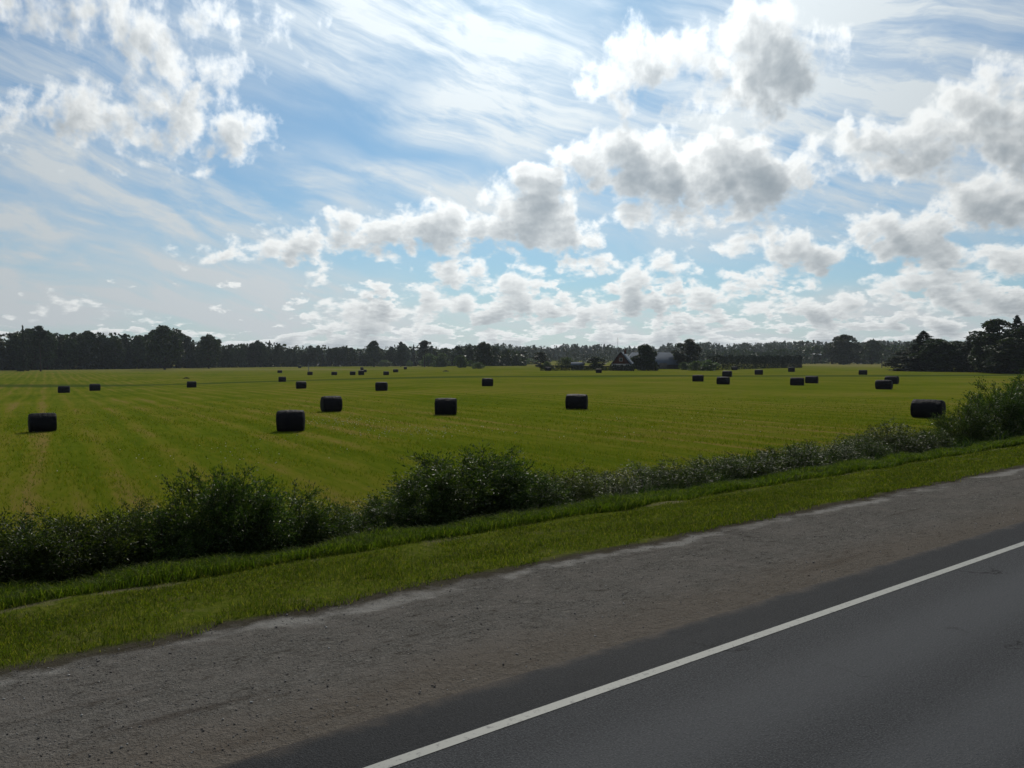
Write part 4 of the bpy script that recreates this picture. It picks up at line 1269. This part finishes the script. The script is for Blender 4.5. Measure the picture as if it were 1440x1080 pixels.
# hedges
def hedge(name, pts, top, depth, label, m, n_=5200, size=.3):
    """pts: (x, base y) in the photograph"""
    mb = []; P = []; D = []
    A = [at(x, b_) for x, b_ in pts]
    for i in range(len(A)-1):
        k = int(n_/(len(A)-1)); u = rng.random(k)[:, None]
        c = A[i]*(1-u) + A[i+1]*u
        tp = pts[i][1]*(1-u[:, 0]) + pts[i+1][1]*u[:, 0]
        Hh = CAM_H + (505-top)/F_PX*c[:, 1] - c[:, 2]
        Hh = Hh*(1 + .07*np.sin(c[:, 0]*.9) + .05*np.sin(c[:, 0]*2.3))
        face = rng.random(k)
        z = np.where(face < .7, rng.random(k), .9 + .12*rng.random(k))*Hh
        d = np.where(face < .7, .2*rng.random(k), rng.random(k))*depth
        P.append(np.stack([c[:, 0] + rng.normal(size=k)*.15, c[:, 1] + d, c[:, 2] + z], 1)); D.append(rng.normal(size=(k, 3)) + [0, -.4, .5])
    P = np.concatenate(P); D = np.concatenate(D)
    # inner stems, a dark body of twigs
    s_ = size*(.6 + .8*rng.random(len(P)))
    root = empty(name, A[0]); V, f = leaves(P - A[0], D, s_, s_*.7, rng)
    obj('foliage', mesh_np('foliage', V, f, m), root)
    st_ = MB()
    for i in range(len(A)-1):
        for u in np.linspace(0, 1, 26):
            c = A[i]*(1-u) + A[i+1]*u - A[0]; Hh = CAM_H + (505-top)/F_PX*(A[i][1]) - A[i][2]
            st_.tube([c + [0, depth*.5, -.1], c + [.1, depth*.5, Hh*.8]], [.06, .02], 5)
    obj('stems', st_.build('stems', m_stem), root)
    return tag(root, label, 'hedge')
hedge('clipped_hedge', [(760, 521.3), (812, 521.0), (858, 521.2), (892, 521.8)], 514.6, 2.0, 'low dark clipped hedge in front of the farmhouse', m_leaf_spruce, 6500)
hedge('tall_hedge', [(1000, 520.5), (1060, 518.5), (1098, 517.6), (1128, 517.0)], 501.5, 5.0, 'long tall dark hedge in the right half of the field edge', m_leaf_spruce, 15000, .45)

# poles
def pole(name, cx, base, top, label, cat, r0=.11, cross=True, dY=0):
    p = at(cx, base); p = on_land(cx, p[1]+dY); H = CAM_H + (505-top)/F_PX*p[1] - p[2]
    root = empty(name, p); mb = MB(); mb.tube([[0, 0, -.4], [0, 0, H*.5], [0, 0, H]], [r0, r0*.85, r0*.7], 9)
    obj('shaft', mb.build('shaft', m_pole if cross else m_galv, True), root)
    if cross:
        cbm = MB(); cbm.box((0, 0, H-.45), (1.3, .1, .12)); obj('crossarm', cbm.build('crossarm', m_pole), root)
        for xx in (-.55, 0, .55):
            ib = MB(); ib.tube([[xx, 0, H-.39], [xx, 0, H-.28], [xx, 0, H-.2]], [.03, .06, .035], 8); obj('insulator', ib.build('insulator', m_white, True), root)
    else:
        for k, (z, l) in enumerate(((H-.3, .9), (H-.9, 1.2), (H-1.5, 1.4))):
            ab = MB(); ab.tube([[-l/2, 0, z], [l/2, 0, z]], .025, 6); obj('antenna_rod', ab.build('antenna_rod', m_galv), root)
    return tag(root, label, cat)
pole('utility_pole', 434, 527.0, 512.5, 'thin weathered post standing in the far left field', 'pole', .13, False)
pole('antenna_mast', 868.5, 519.5, 474.5, 'thin tall aerial mast behind the farmhouse gable', 'mast', .07, False, 16)
pole('fence_post', 1240, 517.5, 503.5, 'left of two thin dark posts at the far field edge before the pale low building', 'post', .2, True)
pole('fence_post', 1245, 516.5, 504, 'right of two thin dark posts at the far field edge before the pale low building', 'post', .2, True)
# ------------------------------------------------------------------ air
if HAZE > 0:
    mb = MB()
    mb.box((0, 0, 33), (19400, 19400, 76))
    m = bpy.data.materials.new('air'); m.use_nodes = True
    n = NT(m.node_tree); n.n.clear(); out = n.new('ShaderNodeOutputMaterial')
    v = n.new('ShaderNodeVolumePrincipled')
    v.inputs['Color'].default_value = (.80, .90, 1, 1); v.inputs['Density'].default_value = HAZE; v.inputs['Anisotropy'].default_value = .3
    n.l.new(v.outputs[0], out.inputs['Volume'])
    tag(obj('haze', mb.build('haze', m)), 'thin pale air softening the distance', kind='stuff')
